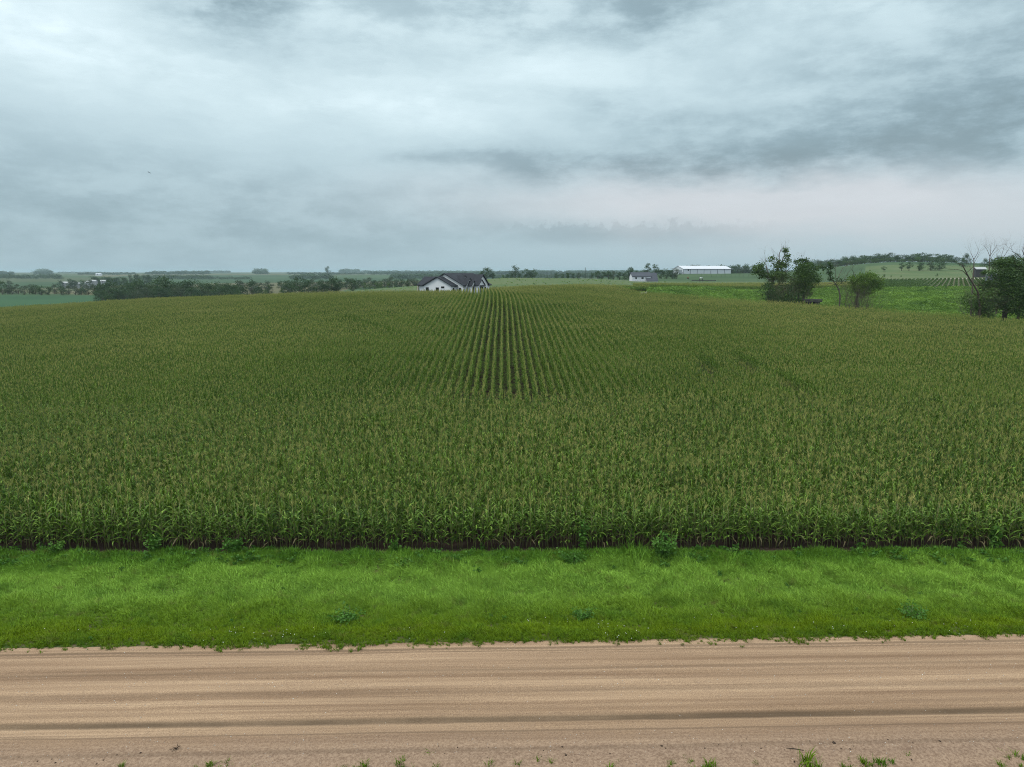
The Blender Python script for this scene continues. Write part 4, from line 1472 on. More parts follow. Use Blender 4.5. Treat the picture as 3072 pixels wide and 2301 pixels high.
# far tree lines read as one mass each
def far_line(name, label, Y, spans, h, seed, n_per, jitter):
    rs_ = random.Random(seed)
    Vs = []
    proto = [np.array([v.co[:] for v in TREES['round'][i][1].vertices]).reshape(-1, 4, 3)[::9] for i in range(3)]
    for (a0, a1, hs) in spans:
        k_ = max(1, int((a1 - a0) / n_per))
        for i in range(k_):
            sx = a0 + (a1 - a0) * (i + rs_.random()) / k_
            yy = Y + rs_.uniform(-jitter, jitter)
            x = PX(sx, yy)
            s = h * hs * rs_.uniform(.65, 1.2) / 12
            Q = rs_.choice(proto)
            c_ = Q.mean(1, keepdims=True)
            Q2 = c_ + (Q - c_) * 2.6
            Q2 = Q2 * np.array([s * 2.1, s * 1.6, s]) + np.array([x, yy, H(x, yy)])
            Vs.append(Q2.reshape(-1, 3))
    V = np.concatenate(Vs)
    o = link(name, mesh_np(name, V, np.arange(len(V)).reshape(-1, 4), [M['leaf_dark']]))
    tag(o, label, 'tree line', None, 'stuff')


far_line('far_tree_line', 'hazy blue tree lines across the fields beyond the valley', 1700, [(-400, 200, .8), (440, 640, .8), (640, 760, .5), (880, 1000, 1), (1180, 1420, 1), (1420, 1700, .8), (1700, 2100, 1), (2100, 2450, .9)], 10, 1, 2.6, 160)
far_line('far_tree_line', 'pale blue tree lines along the middle horizon', 2900, [(-500, 60, .9), (120, 170, 1), (250, 420, .6), (450, 640, .9), (770, 810, 1.1), (870, 1100, .6), (1110, 1300, .9), (1300, 2300, 1), (2300, 2460, .8)], 13, 2, 2.2, 300)
far_line('far_tree_line', 'palest blue tree lines on the farthest hills', 5200, [(-700, 40, .8), (130, 165, 1.6), (190, 330, .5), (540, 700, .9), (775, 805, 1.8), (1030, 1080, 1.5), (1090, 1500, .9), (1560, 1660, 1.2), (1700, 2480, 1.1), (2480, 3400, .9)], 16, 3, 1.6, 900)


# ------------------------------------------------------------------ the near trees on the right, each shaped after the picture
def near_tree(name, Y, base, trunk, limbs, blobs, label, leaf='leaf_mid', size=.34, twig=2, seed=1, bark='bark', cat='tree', dens=1.0, group='trees in the green weeds on the right'):
    """trunk, limbs: polylines in picture columns/rows with a depth offset; blobs: leaf masses the same way"""
    rs_ = random.Random(seed)
    bx0 = PX(base, Y)
    bz0 = H(bx0, Y)
    o = empty(name, (bx0, Y, bz0))
    tag(o, label, cat, group)

    def loc(p):
        return Vector((PX(p[0], Y) - bx0 + 0.0, p[2] if len(p) > 2 else 0.0, PZ(p[1], Y) - bz0))
    px_m = Y / FPX / 3.0
    mb = MB()
    tp = [Vector((0, 0, -.3))] + [loc(p) for p in trunk[0]]
    r0, r1 = trunk[1], trunk[2]
    mb.tube(tp, [r0 + (r1 - r0) * i / (len(tp) - 1) for i in range(len(tp))], 7, 0, False)
    mb.build('trunk', M[bark], o, True)
    for pl, ra, rb, tw in limbs:
        mb = MB()
        q = [loc(p) for p in pl]
        mb.tube(q, [ra + (rb - ra) * i / (len(q) - 1) for i in range(len(q))], 5, 0, False)
        for k_ in range(tw):
            i = rs_.randint(0, len(q) - 2)
            t_ = rs_.uniform(.3, 1)
            p = q[i].lerp(q[i + 1], t_)
            d = (q[i + 1] - q[i]).normalized() + Vector((rs_.gauss(0, .6), rs_.gauss(0, .6), rs_.gauss(.2, .4)))
            limb(mb, rs_, p, d, rs_.uniform(1.0, 2.2), rb * rs_.uniform(.7, 1.0), twig, .2, None, 4, .6)
        mb.build('branch', M[bark], o, True)
    if blobs:
        bl = []
        for b in blobs:
            sx, sy, dy_, rx, ry, n = b
            bl.append((loc((sx, sy, dy_)), (rx * px_m, rx * px_m * .9, ry * px_m), int(n * dens * 2.3)))
        link('crown', leaf_cloud(rs_, bl, size * .92, M[leaf]), o)
    return o


near_tree('tree', 152, 2302, ([(2302, 885), (2306, 862), (2312, 840), (2318, 820)], .42, .2),
          [([(2312, 845, 0), (2298, 820, .5), (2292, 795, .8), (2288, 768, 1.0)], .13, .035, 9), ([(2318, 820, 0), (2324, 790, -.4), (2322, 760, -.6), (2326, 750, -.6)], .15, .03, 10),
           ([(2316, 826, 0), (2335, 790, .6), (2346, 760, .8), (2348, 748, .8)], .13, .03, 8), ([(2310, 848, 0), (2285, 830, -.8), (2262, 822, -1.2)], .11, .03, 5), ([(2320, 832, 0), (2345, 815, -.5), (2362, 800, -.5)], .1, .03, 6),
           ([(2306, 858, 0), (2330, 858, .8), (2338, 840, 1)], .1, .03, 4)],
          [(2262, 812, -1, 16, 14, 260), (2275, 826, -.8, 14, 10, 130), (2300, 830, 0, 16, 12, 160), (2322, 828, -.5, 22, 17, 420), (2340, 832, 0, 18, 14, 260), (2330, 788, .3, 12, 9, 110), (2348, 753, .8, 6, 8, 90), (2356, 775, .6, 9, 9, 100), (2345, 795, .6, 14, 8, 120),
           (2304, 778, .3, 9, 7, 70), (2322, 800, 0, 20, 10, 160), (2268, 798, -1, 8, 8, 70), (2300, 858, -.4, 20, 12, 140), (2335, 868, -.6, 24, 16, 320), (2312, 880, -.8, 24, 12, 260)],
          'ragged half dead tree with bare upper branches, leftmost of the near trees on the right', 'leaf_mid', .36, 2, 21, 'dead_bark')
near_tree('tree', 148, 2405, ([(2404, 890), (2407, 868), (2408, 850)], .26, .15),
          [([(2407, 860, 0), (2390, 835, .5), (2380, 805, .6)], .1, .03, 6), ([(2408, 850, 0), (2412, 825, -.4), (2410, 795, -.5)], .1, .03, 6), ([(2408, 862, 0), (2428, 838, .4), (2440, 805, .6)], .1, .03, 6), ([(2406, 868, 0), (2378, 848, -1), (2362, 838, -1)], .08, .03, 5),
           ([(2406, 880, 0), (2425, 862, -.5), (2446, 845, -.8)], .07, .02, 4)],
          [(2400, 808, 0, 28, 20, 800), (2378, 838, -.6, 26, 22, 560), (2430, 828, .3, 20, 18, 330), (2408, 838, -.8, 28, 20, 560), (2390, 868, -.8, 22, 18, 380), (2374, 862, -.4, 20, 20, 300), (2355, 868, -.2, 22, 18, 300), (2410, 878, -.6, 20, 12, 220), (2442, 805, .6, 9, 6, 60), (2445, 842, .2, 9, 12, 80), (2425, 858, .2, 12, 8, 60)],
          'bushy fresh green tree right of the ragged half dead tree', 'leaf_mid', .32, 2, 22)
near_tree('tree', 166, 2390, ([(2390, 880), (2388, 840), (2388, 805)], .25, .12),
          [([(2388, 820, 0), (2378, 795, .4), (2374, 783, .5)], .09, .03, 4), ([(2388, 810, 0), (2396, 790, -.4), (2408, 780, -.4)], .09, .03, 5)],
          [(2378, 785, 0, 8, 7, 60), (2395, 781, 0, 13, 6, 110), (2410, 785, 0, 9, 6, 70), (2390, 798, 0, 14, 8, 60)],
          'dark tree top showing above the bushy fresh green tree', 'leaf_dark', .36, 2, 23)
near_tree('tree', 150, 2514, ([(2513, 888), (2508, 868), (2498, 852)], .17, .12),
          [([(2498, 852, 0), (2483, 835, .3), (2475, 812, .4), (2464, 800, .5), (2452, 798, .5)], .1, .025, 4), ([(2483, 835, .3), (2479, 812, 0), (2476, 790, 0)], .07, .02, 4), ([(2500, 855, 0), (2478, 850, -.6), (2462, 852, -.8), (2456, 860, -.9)], .06, .015, 4),
           ([(2498, 850, 0), (2510, 825, .5), (2520, 805, .8), (2540, 792, 1), (2546, 782, 1)], .07, .015, 7), ([(2504, 858, 0), (2522, 838, -.3), (2530, 815, -.3)], .06, .015, 8), ([(2498, 842, 0), (2494, 815, 0), (2496, 795, 0)], .05, .012, 5)],
          [(2476, 792, 0, 5, 6, 45), (2480, 803, 0, 7, 7, 70), (2477, 818, 0, 6, 9, 60), (2483, 836, 0, 7, 7, 50), (2455, 799, .5, 5, 5, 30), (2466, 806, .5, 6, 5, 30), (2505, 845, -.2, 14, 14, 70)],
          'sparse leaning tree with mostly bare branches between the two bushy green trees', 'leaf_dark', .32, 2, 24, 'dead_bark')
near_tree('tree', 146, 2566, ([(2563, 898), (2566, 880), (2572, 862)], .22, .15),
          [([(2570, 866, 0), (2560, 840, .3), (2552, 822, .5)], .09, .03, 5), ([(2572, 862, 0), (2582, 838, -.3), (2588, 815, -.4)], .1, .03, 6), ([(2570, 868, 0), (2600, 845, .4), (2625, 838, .6)], .09, .03, 6), ([(2564, 885, 0), (2548, 862, -.5), (2540, 845, -.6)], .06, .02, 8)],
          [(2554, 842, 0, 22, 17, 480), (2588, 834, -.3, 28, 14, 680), (2612, 842, .3, 22, 16, 480), (2630, 856, .3, 12, 17, 240), (2570, 854, -.6, 28, 12, 300), (2602, 824, 0, 16, 7, 170), (2555, 862, -.4, 18, 16, 300), (2600, 862, -.3, 20, 14, 340), (2578, 878, -.5, 22, 12, 260)],
          'round bushy green tree, rightmost of the near group, with dead brush at its foot', 'leaf_fresh', .30, 2, 25)


def brush(sx, sy, Y, w, h, label, seed, m='brush_twig', leafm=None, n=22):
    rs_ = random.Random(seed)
    h *= 1.55
    n = int(n * 1.8)
    x = PX(sx, Y)
    z = H(x, Y)
    o = empty('brush', (x, Y, z))
    tag(o, label, 'brush', 'brush under the trees on the right')
    mb = MB()
    for i in range(n):
        a_ = rs_.uniform(0, 6.28)
        limb(mb, rs_, (rs_.gauss(0, w * .3), rs_.gauss(0, w * .2), 0), (math.cos(a_) * .5, math.sin(a_) * .5, 1), h * rs_.uniform(.4, .75), .035, 2, .2, None, 3, .6)
    mb.build('twigs', M[m], o)
    if leafm:
        bl = [((rs_.gauss(0, w * .3), rs_.gauss(0, w * .3), h * rs_.uniform(.25, .7)), (w * .28, w * .28, h * .22), 260) for i in range(8)]
        link('foliage', leaf_cloud(rs_, bl, .3, M[leafm]), o)


brush(2548, 890, 143, 3.5, 4.6, 'grey brown dead brush at the foot of the round bushy tree', 31)
brush(2590, 890, 143, 3.2, 3.6, 'dead brush right of the trunk of the round bushy tree', 35)
brush(2320, 880, 147, 4.5, 4.2, 'dark leafy brush at the foot of the ragged half dead tree', 32, 'brush_twig', 'leaf_dark')
brush(2370, 890, 144, 4.5, 4.4, 'dark brush left of the trunk of the bushy fresh green tree', 33, 'brush_twig', 'leaf_dark')
brush(2930, 900, 121, 3.5, 5.0, 'leafy brush at the foot of the bare leaning tree on the far right', 34, 'brush_twig', 'leaf_mid')

# big leafy mass at the far right and the dead trees in it
near_tree('tree', 124, 3010, ([(3010, 930), (3008, 890), (3005, 850)], .45, .3),
          [([(3006, 870, 0), (2980, 840, .5), (2965, 815, .6)], .16, .05, 5), ([(3005, 850, 0), (3015, 810, -.5), (3020, 785, -.5)], .16, .05, 5), ([(3006, 880, 0), (3045, 850, .5), (3070, 820, .5)], .16, .05, 5)],
          [(2990, 790, 0, 32, 16, 520), (3030, 800, .5, 40, 26, 900), (2985, 825, -.6, 32, 26, 620), (3060, 830, 0, 45, 34, 1100), (2965, 862, -.8, 36, 24, 720), (3010, 862, -1.2, 48, 34, 1300), (3070, 880, -1.2, 50, 38, 1300), (2970, 900, -1, 36, 30, 760), (3030, 915, -1.5, 55, 32, 1300),
           (3090, 920, -1.2, 45, 34, 900), (2950, 820, -.4, 24, 7, 120), (2945, 885, -.6, 26, 24, 420), (2932, 905, -1, 24, 24, 420), (2940, 855, -.5, 20, 14, 220), (2928, 925, -1.4, 26, 18, 380), (3110, 830, .5, 40, 45, 900)],
          'large dense dark green tree at the right edge of the picture', 'leaf_mid', .30, 1, 41)
near_tree('dead_tree', 120, 2934, ([(2934, 925), (2928, 900), (2922, 875), (2905, 850), (2890, 830), (2878, 810), (2870, 797)], .21, .07),
          [([(2890, 830, 0), (2875, 812, .4), (2858, 808, .5), (2850, 810, .5)], .07, .015, 3), ([(2912, 858, 0), (2930, 855, .5), (2945, 858, .6)], .06, .015, 4), ([(2925, 890, 0), (2905, 880, -.4), (2895, 870, -.5)], .06, .015, 5), ([(2870, 797, 0), (2860, 790, .2), (2848, 792, .2)], .05, .012, 3),
           ([(2884, 818, 0), (2898, 800, -.3), (2905, 790, -.3)], .05, .012, 3)],
          [], 'bare dead tree leaning left at the edge of the large dense tree', 'leaf_mid', .3, 2, 42, 'bark', 'dead tree')
near_tree('dead_tree', 130, 2908, ([(2908, 930), (2905, 860), (2904, 810), (2901, 775)], .16, .07),
          [([(2901, 778, 0), (2895, 762, .3), (2892, 755, .3)], .045, .012, 5), ([(2902, 776, 0), (2908, 758, -.3), (2908, 745, -.3)], .045, .012, 5), ([(2903, 790, 0), (2914, 768, .2), (2920, 752, .2)], .04, .012, 4), ([(2905, 830, 0), (2895, 800, .4), (2888, 790, .4)], .04, .012, 5)],
          [], 'slim grey bare tree standing just right of the leaning dead tree', 'leaf_mid', .3, 2, 43, 'dead_bark', 'dead tree')
near_tree('dead_tree', 136, 2950, ([(2952, 930), (2952, 840), (2948, 790), (2948, 765)], .16, .07),
          [([(2948, 770, 0), (2940, 750, .2), (2932, 738, .3)], .05, .012, 6), ([(2948, 768, 0), (2956, 748, -.2), (2962, 733, -.3)], .05, .012, 6), ([(2948, 780, 0), (2962, 760, .3), (2972, 748, .3)], .04, .012, 4), ([(2948, 766, 0), (2949, 748, .1), (2947, 735, .1)], .045, .012, 4)],
          [], 'bare grey tree with fan shaped top, middle one of the dead trees on the right', 'leaf_mid', .3, 2, 44, 'dead_bark', 'dead tree')
near_tree('dead_tree', 138, 2982, ([(2984, 930), (2982, 840), (2980, 785)], .15, .06),
          [([(2980, 788, 0), (2985, 758, .2), (2990, 738, .3)], .045, .012, 6), ([(2980, 786, 0), (2995, 755, -.2), (3004, 736, -.2)], .045, .012, 5), ([(2980, 795, 0), (2972, 770, .3), (2968, 758, .3)], .04, .012, 4)],
          [], 'bare grey tree with forked top just left of the large dense tree', 'leaf_mid', .3, 2, 45, 'dead_bark', 'dead tree')
near_tree('dead_tree', 128, 3052, ([(3052, 930), (3056, 850), (3060, 800), (3050, 770)], .24, .12),
          [([(3052, 775, 0), (3046, 752, .3), (3050, 737, .3)], .08, .015, 9), ([(3056, 790, 0), (3035, 765, .4), (3020, 755, .5), (3012, 745, .5)], .08, .015, 9), ([(3058, 795, 0), (3072, 765, -.4), (3085, 750, -.5)], .08, .015, 8), ([(3058, 800, 0), (3040, 778, -.5), (3028, 770, -.6)], .06, .015, 6)],
          [], 'dark gnarled bare tree top rising over the large dense tree at the right edge', 'leaf_mid', .3, 2, 46, 'bark', 'dead tree')

# green weeds of the strip (one mass) and far corn / pasture growth
strip_coll = proto_collection('strip_proto', [clump_mesh(400 + i, 90, .75, 1.15, .42, 'strip_leaf') for i in range(5)])
ns = 26000
sy_ = rng.uniform(105, 236, ns)
su_ = rng.uniform(.13, .82, ns)
sx_ = su_ * sy_
cc_ = category(sx_, sy_)
ok = (cc_ == 2)
sx_, sy_ = sx_[ok], sy_[ok]
nn = len(sx_)
scatter('green_weeds', np.column_stack([sx_, sy_, height(sx_, sy_)]), np.column_stack([rng.normal(0, .08, (nn, 2)), rng.uniform(0, 6.28, nn)]),
        (.85 + .3 * snoise(sx_ / 6, sy_ / 9, 61)).clip(.5, 1.6) * rng.uniform(.75, 1.2, nn), rng.integers(0, 5, nn), strip_coll, label='bright green tall weeds filling the strip beyond the corn on the right', cat='weeds')
print('strip', nn)
# corn beyond the green weeds
yy = np.arange(236, 300, .9)
P3 = []
for y0 in yy:
    xx = np.arange(.17 * y0, .495 * y0, .42)
    P3.append(np.stack([xx + rng.normal(0, .08, len(xx)), y0 + rng.normal(0, .08, len(xx))], -1))
P3 = np.concatenate(P3)
nn = len(P3)
scatter('far_corn', np.column_stack([P3, height(P3[:, 0], P3[:, 1])]), np.column_stack([rng.normal(0, .05, (nn, 2)), rng.uniform(0, 6.28, nn)]), np.column_stack([np.full(nn, 1.3), np.full(nn, 1.3), rng.uniform(.75, 1.0, nn)]),
        rng.integers(0, 10, nn), corn_coll, label='tan topped corn beyond the green weeds on the right', cat='corn field')
# corn by the lane, left of the weeds
P3 = np.stack([rng.uniform(.140, .192, 500) * 215, rng.uniform(212, 228, 500)], -1)
P3[:, 0] = P3[:, 0] / 215 * P3[:, 1]
nn = len(P3)
scatter('lane_corn', np.column_stack([P3, height(P3[:, 0], P3[:, 1])]), np.column_stack([rng.normal(0, .05, (nn, 2)), rng.uniform(0, 6.28, nn)]), np.column_stack([np.full(nn, 1.2), np.full(nn, 1.2), rng.uniform(.6, .8, nn)]),
        rng.integers(0, 10, nn), corn_coll, label='patch of dark corn behind the pale lane bend', cat='corn field')
# rows of the low crop on the right slope: ridges of leaves
rowc = [clump_mesh(450 + i, 40, .35, .5, .4, 'leaf_mid') for i in range(3)]
row_coll = proto_collection('row_proto', rowc)
P3 = []
for xr in np.arange(100, 420, 2.1):
    y_ = np.arange(236, 392, 1.0)
    x_ = xr + (y_ - 236) * .62
    P3.append(np.stack([x_, y_], -1))
P3 = np.concatenate(P3)
uu_ = P3[:, 0] / P3[:, 1]
P3 = P3[(uu_ > .49) & (uu_ < .85)]
nn = len(P3)
scatter('row_crop', np.column_stack([P3, height(P3[:, 0], P3[:, 1])]), np.column_stack([np.zeros((nn, 2)), rng.uniform(0, 6.28, nn)]), rng.uniform(.85, 1.25, nn), rng.integers(0, 3, nn), row_coll,
        label='green crop rows on the slope beyond the weeds on the right', cat='crop rows')
# tufts in the pasture behind the house
np_ = 700
py_ = rng.uniform(200, 495, np_)
pu_ = rng.uniform(-.22, .40, np_)
px_ = pu_ * py_
ok = category(px_, py_) == 3
px_, py_ = px_[ok], py_[ok]
nn = len(px_)
past_coll = proto_collection('pasture_proto', [clump_mesh(480 + i, 60, .9, .4, .4, 'strip_leaf') for i in range(3)])
scatter('pasture_growth', np.column_stack([px_, py_, height(px_, py_)]), np.column_stack([np.zeros((nn, 2)), rng.uniform(0, 6.28, nn)]), rng.uniform(.25, .7, nn), rng.integers(0, 3, nn), past_coll,
        label='low green growth of the pasture behind the white house', cat='pasture plants')


# ------------------------------------------------------------------ buildings
def gable_block(o, s0, s1, t0, t1, eave, ridge, axis, wall_m, roof_m, base=-1.0, over=.45, thick=.22, name_wall='wall', name_roof='roof', fascia=None):
    """gabled block in the frame of its house: x = across, y = along; axis 'y' = ridge along y"""
    mb = MB()
    if axis == 'y':
        c = (t0 + t1) / 2
        mb.prism([(t0, s0, base), (t1, s0, base), (t1, s0, eave), (c, s0, ridge), (t0, s0, eave)], (0, s1 - s0, 0))
    else:
        c = (s0 + s1) / 2
        mb.prism([(t0, s0, base), (t0, s0, eave), (t0, c, ridge), (t0, s1, eave), (t0, s1, base)], (t1 - t0, 0, 0))
    w = mb.build(name_wall, M[wall_m], o)
    half = ((t1 - t0) if axis == 'y' else (s1 - s0)) / 2
    sl = (ridge - eave) / half
    for sg in (-1, 1):
        mb = MB()
        a0 = (c, ridge + .02)
        a1 = (c + sg * (half + over), eave - sl * over + .02)
        poly2 = [a0, a1, (a1[0], a1[1] + thick), (a0[0], a0[1] + thick)]
        if axis == 'y':
            mb.prism([(p, s0 - over, z) for p, z in poly2], (0, s1 - s0 + 2 * over, 0))
        else:
            mb.prism([(t0 - over, p, z) for p, z in poly2], (t1 - t0 + 2 * over, 0, 0))
        mb.build(name_roof, M[roof_m], o)
    return w


def win(o, face, a0, a1, z0, z1, at, m='window_glass', name='window', trim='black_trim', fr=.09):
    """window on a wall: face '-y' (front gable side) or '+x' (right side); proud frame with a pane in it"""
    f = MB()
    g = MB()
    if face == '-y':
        f.box(a0 - fr, a1 + fr, at - .07, at + .02, z0 - fr, z0)
        f.box(a0 - fr, a1 + fr, at - .07, at + .02, z1, z1 + fr)
        f.box(a0 - fr, a0, at - .07, at + .02, z0 + .001, z1 - .001)
        f.box(a1, a1 + fr, at - .07, at + .02, z0 + .001, z1 - .001)
        g.box(a0, a1, at - .03, at + .015, z0, z1)
    else:
        f.box(at - .02, at + .07, a0 - fr, a1 + fr, z0 - fr, z0)
        f.box(at - .02, at + .07, a0 - fr, a1 + fr, z1, z1 + fr)
        f.box(at - .02, at + .07, a0 - fr, a0, z0 + .001, z1 - .001)
        f.box(at - .02, at + .07, a1, a1 + fr, z0 + .001, z1 - .001)
        g.box(at - .015, at + .03, a0, a1, z0, z1)
    w = f.build(name, M[trim], o)
    g.build('pane', M[m], w)
    return w


# white farmhouse with black roofs: x = towards its front (right), y = away
PHI = R(30)
hx, hy = -20.1, 215.0
hz = 6.2
ho = empty('farmhouse', (hx, hy, hz), -PHI)
tag(ho, 'white house with black gabled roofs standing on the crest behind the corn', 'house')
gable_block(ho, 0, 15, -6.6, 6.6, 2.9, 6.25, 'y', 'white_siding', 'black_roof')
gable_block(ho, -2.9, 3, -5.7, 4.3, 2.85, 5.25, 'y', 'white_siding', 'black_roof')
gable_block(ho, -.6, 6.4, -9.3, -5.0, 3.0, 5.2, 'x', 'white_siding', 'black_roof', over=.5)
gable_block(ho, 3.9, 9.7, 2, 9.0, 3.3, 5.9, 'x', 'white_siding', 'black_roof', over=.4)
gable_block(ho, 2.7, 6.0, 8, 10.2, 3.0, 4.5, 'x', 'white_siding', 'black_roof', over=.3, thick=.18)
gable_block(ho, .7, 4.3, 3, 7.2, 3.1, 5.0, 'x', 'white_siding', 'black_roof', over=.3, thick=.18)
gable_block(ho, 1.5, 3.4, 6, 8.6, 3.0, 4.15, 'x', 'white_siding', 'black_roof', over=.3, thick=.16)
gable_block(ho, 3.6, 5.0, 1.0, 4.4, 4.9, 5.7, 'x', 'white_siding', 'black_roof', base=3.5, over=.25, thick=.14, name_wall='dormer', name_roof='dormer_roof')
mb = MB()
mb.box(-9.6, -9.3, -1.05, -.75, -1, 2.75)
mb.build('porch_post', M['pale_stone'], ho)
win(ho, '-y', -4.9, -4.0, .3, 2.2, -2.9)
win(ho, '-y', -1.2, -.3, -.2, 2.2, -2.9, name='door', trim='black_trim')
win(ho, '-y', .75, 1.75, 2.15, 2.55, -2.9, fr=.06)
win(ho, '-y', 5.2, 5.6, .9, 2.1, 0.0)
win(ho, '+x', -2.0, -1.5, .6, 2.1, 4.3)
win(ho, '+x', .85, 1.2, .9, 2.2, 7.2)
win(ho, '+x', 3.6, 4.1, .9, 2.2, 7.2)
win(ho, '+x', 1.9, 3.0, .2, 2.6, 8.6, name='door', m='black_trim', trim='pale_stone')
win(ho, '+x', 3.7, 5.0, .9, 2.35, 10.2)
win(ho, '+x', 6.8, 8.6, .8, 2.3, 9.0)
win(ho, '+x', 4.05, 4.55, 4.65, 5.05, 4.4, fr=.06)
mb = MB()
mb.prism([(10.2, 3.3, 2.75), (10.9, 3.3, 2.55), (10.9, 3.3, 2.65), (10.2, 3.3, 2.95)], (0, 2.2, 0))
mb.build('awning', M['black_trim'], ho)

# house under construction, wrapped in white sheeting
Yw = 480.0
wx0 = PX(1893, Yw)
wz = PZ(850, Yw) - 1.0
wo_ = empty('wrapped_house', (wx0, Yw, wz), R(3))
tag(wo_, 'two storey house under construction wrapped in white sheeting with grey roof', 'house')
WW = PX(1968, Yw) - wx0
gable_block(wo_, 0, 9, 0, WW * .74, 5.6, 8.1, 'x', 'house_wrap', 'grey_shingle', base=-4, over=.35)
gable_block(wo_, -1.8, 9.5, WW * .56, WW, 2.7, 7.8, 'x', 'house_wrap', 'grey_shingle', base=-4, over=.3)
for a0, a1, z0, z1 in ((2.1, 3.1, 4.0, 5.0), (6.2, 7.6, 4.0, 5.0), (9.0, 9.55, 4.1, 5.0), (1.8, 3.0, .6, 1.7), (8.1, 8.6, .5, 1.7)):
    win(wo_, '-y', a0, a1, z0, z1, 0.0, fr=.05, trim='wrap_print')
mb = MB()
rs = random.Random(4)
for r_ in range(6):
    for c_ in range(11):
        x = .5 + c_ * 1.12 + (r_ % 2) * .5
        z = .4 + r_ * .85
        if z > 2.4 and x > WW * .56 - .5 or x > WW * .53:
            continue
        if any(a0 - .5 < x + .2 < a1 + .5 and z0 - .3 < z < z1 + .3 for a0, a1, z0, z1 in ((2.1, 3.1, 4.0, 5.0), (6.2, 7.6, 4.0, 5.0), (9.0, 9.55, 4.1, 5.0), (1.8, 3.0, .6, 1.7), (8.1, 8.6, .5, 1.7))):
            continue
        mb.box(x, x + .38, -.012, -.004, z, z + .14)
for c_ in range(8):
    x = WW * .58 + c_ * .9
    if x < WW - .5:
        for r_ in range(2):
            mb.box(x + .3 * r_, x + .34 + .3 * r_, -1.812, -1.804, .6 + r_ * .9, .74 + r_ * .9)
tag(mb.build('wrap_print', M['wrap_print'], wo_), kind='stuff')

# long white shed
Ys = 705.0
sxw = PX(2044, Ys)
so = empty('long_shed', (sxw, Ys, PZ(822, Ys)), R(14))
tag(so, 'long white metal shed with pale roof beyond the pasture', 'shed')
SL, SW, SE, SR = 52.0, 22.0, 4.9, 7.9
gable_block(so, 0, SW, 0, SL, SE, SR, 'x', 'shed_white', 'shed_roof', base=-2, over=.4, thick=.2)
for i in range(7):
    mb = MB()
    mb.box(i * SL / 7 - .14, i * SL / 7 + .14, -.22, -.004, 0, SE - .15)
    mb.build('downspout', M['shed_trim'], so)
mb = MB()
mb.box(-.05, SL + .05, -.12, -.006, -.9, .25)
mb.build('base_strip', M['shed_trim'], so)
mb = MB()
mb.box(0, SL, -.50, -.42, SE - .22, SE - .02)
mb.build('gutter', M['shed_trim'], so)
win(so, '-y', 4.7, 5.8, 3.2, 4.4, 0.0, fr=.12, trim='shed_trim')
mb = MB()
mb.box(-.06, -.004, 3.0, 9.0, 0, 3.9)
mb.build('sliding_door', M['galvanized'], so)
mb = MB()
mb.box(-.06, -.004, 1.0, 1.9, 0, 2.1)
mb.build('door', M['shed_trim'], so)


def small_building(name, sx, sy_base, Y, L_, Wd, e, r_, rz, wall, roof, label, cat='building', group=None):
    x = PX(sx, Y)
    o = empty(name, (x, Y, PZ(sy_base, Y)), R(rz))
    tag(o, label, cat, group)
    gable_block(o, -Wd / 2, Wd / 2, -L_ / 2, L_ / 2, e, r_, 'x', wall, roof, base=-8, over=.4)
    win(o, '-y', -L_ * .2, -L_ * .05, .05, e - .3, -Wd / 2, name='door', fr=.1)
    return o


fa = [(207, 852, 7, 6, 10), (217, 853, 9, 6, -20), (227, 852, 6, 5, 30), (239, 852, 8, 6, 0), (246, 854, 6, 5, 20), (268, 852, 8, 6, -10), (281, 849, 6, 5, 15), (294, 847, 9, 6, 0), (322, 847, 7, 6, 25), (232, 855, 5, 4, 0)]
fl_ = ['leftmost small white farm building far off in the valley', 'second small pale building from the left in the far farm', 'small white roofed house right of the second far farm building', 'low pale building in the middle of the far farm, behind', 'low pale building in the middle of the far farm, in front',
       'pale building right of the middle of the far farm', 'small white shed left of the grove in the far farm', 'white building under the left end of the grove', 'rightmost pale building of the far farm below the grove', 'lowest small pale building of the far farm']
for (sx, sy, L_, Wd, rz), lb in zip(fa, fl_):
    small_building('farm_building', sx, sy, 860, L_ * .75, Wd * .75, 1.4, 2.7, rz, 'weathered_white', 'weathered_white', lb, 'building', 'far farm buildings in the left valley')
small_building('far_shed', 311, 824, 2300, 17, 9, 2.6, 4.2, 0, 'white_siding', 'shed_roof', 'long white building tiny on the far green hill at left', 'building')
small_building('barn', 2921, 811, 420, 5.2, 4, .7, 1.7, -8, 'dark_wall', 'weathered_white', 'low dark barn with white roof behind the bare trees on the right', 'barn')

# grain bin behind the right tree
Yb = 160.0
bx0 = PX(2961, Yb)
bo = empty('grain_bin', (bx0, Yb, H(bx0, Yb)))
tag(bo, 'grey metal bin partly hidden behind the large dense tree', 'grain bin')
zt = PZ(824, Yb) - H(bx0, Yb)
mb = MB()
prof = []
nz = 16
for i in range(nz + 1):
    prof.append((0, 0, zt * i / nz))
mb.tube(prof, [1.25 + .02 * (i % 2) for i in range(nz + 1)], 20, 0)
mb.build('shell', M['dull_metal'], bo)
mb = MB()
mb.tube([(0, 0, zt + .004), (0, 0, zt + .5), (0, 0, zt + .62)], [1.36, .25, .2], 20, 0)
mb.build('cap', M['dull_metal'], bo)

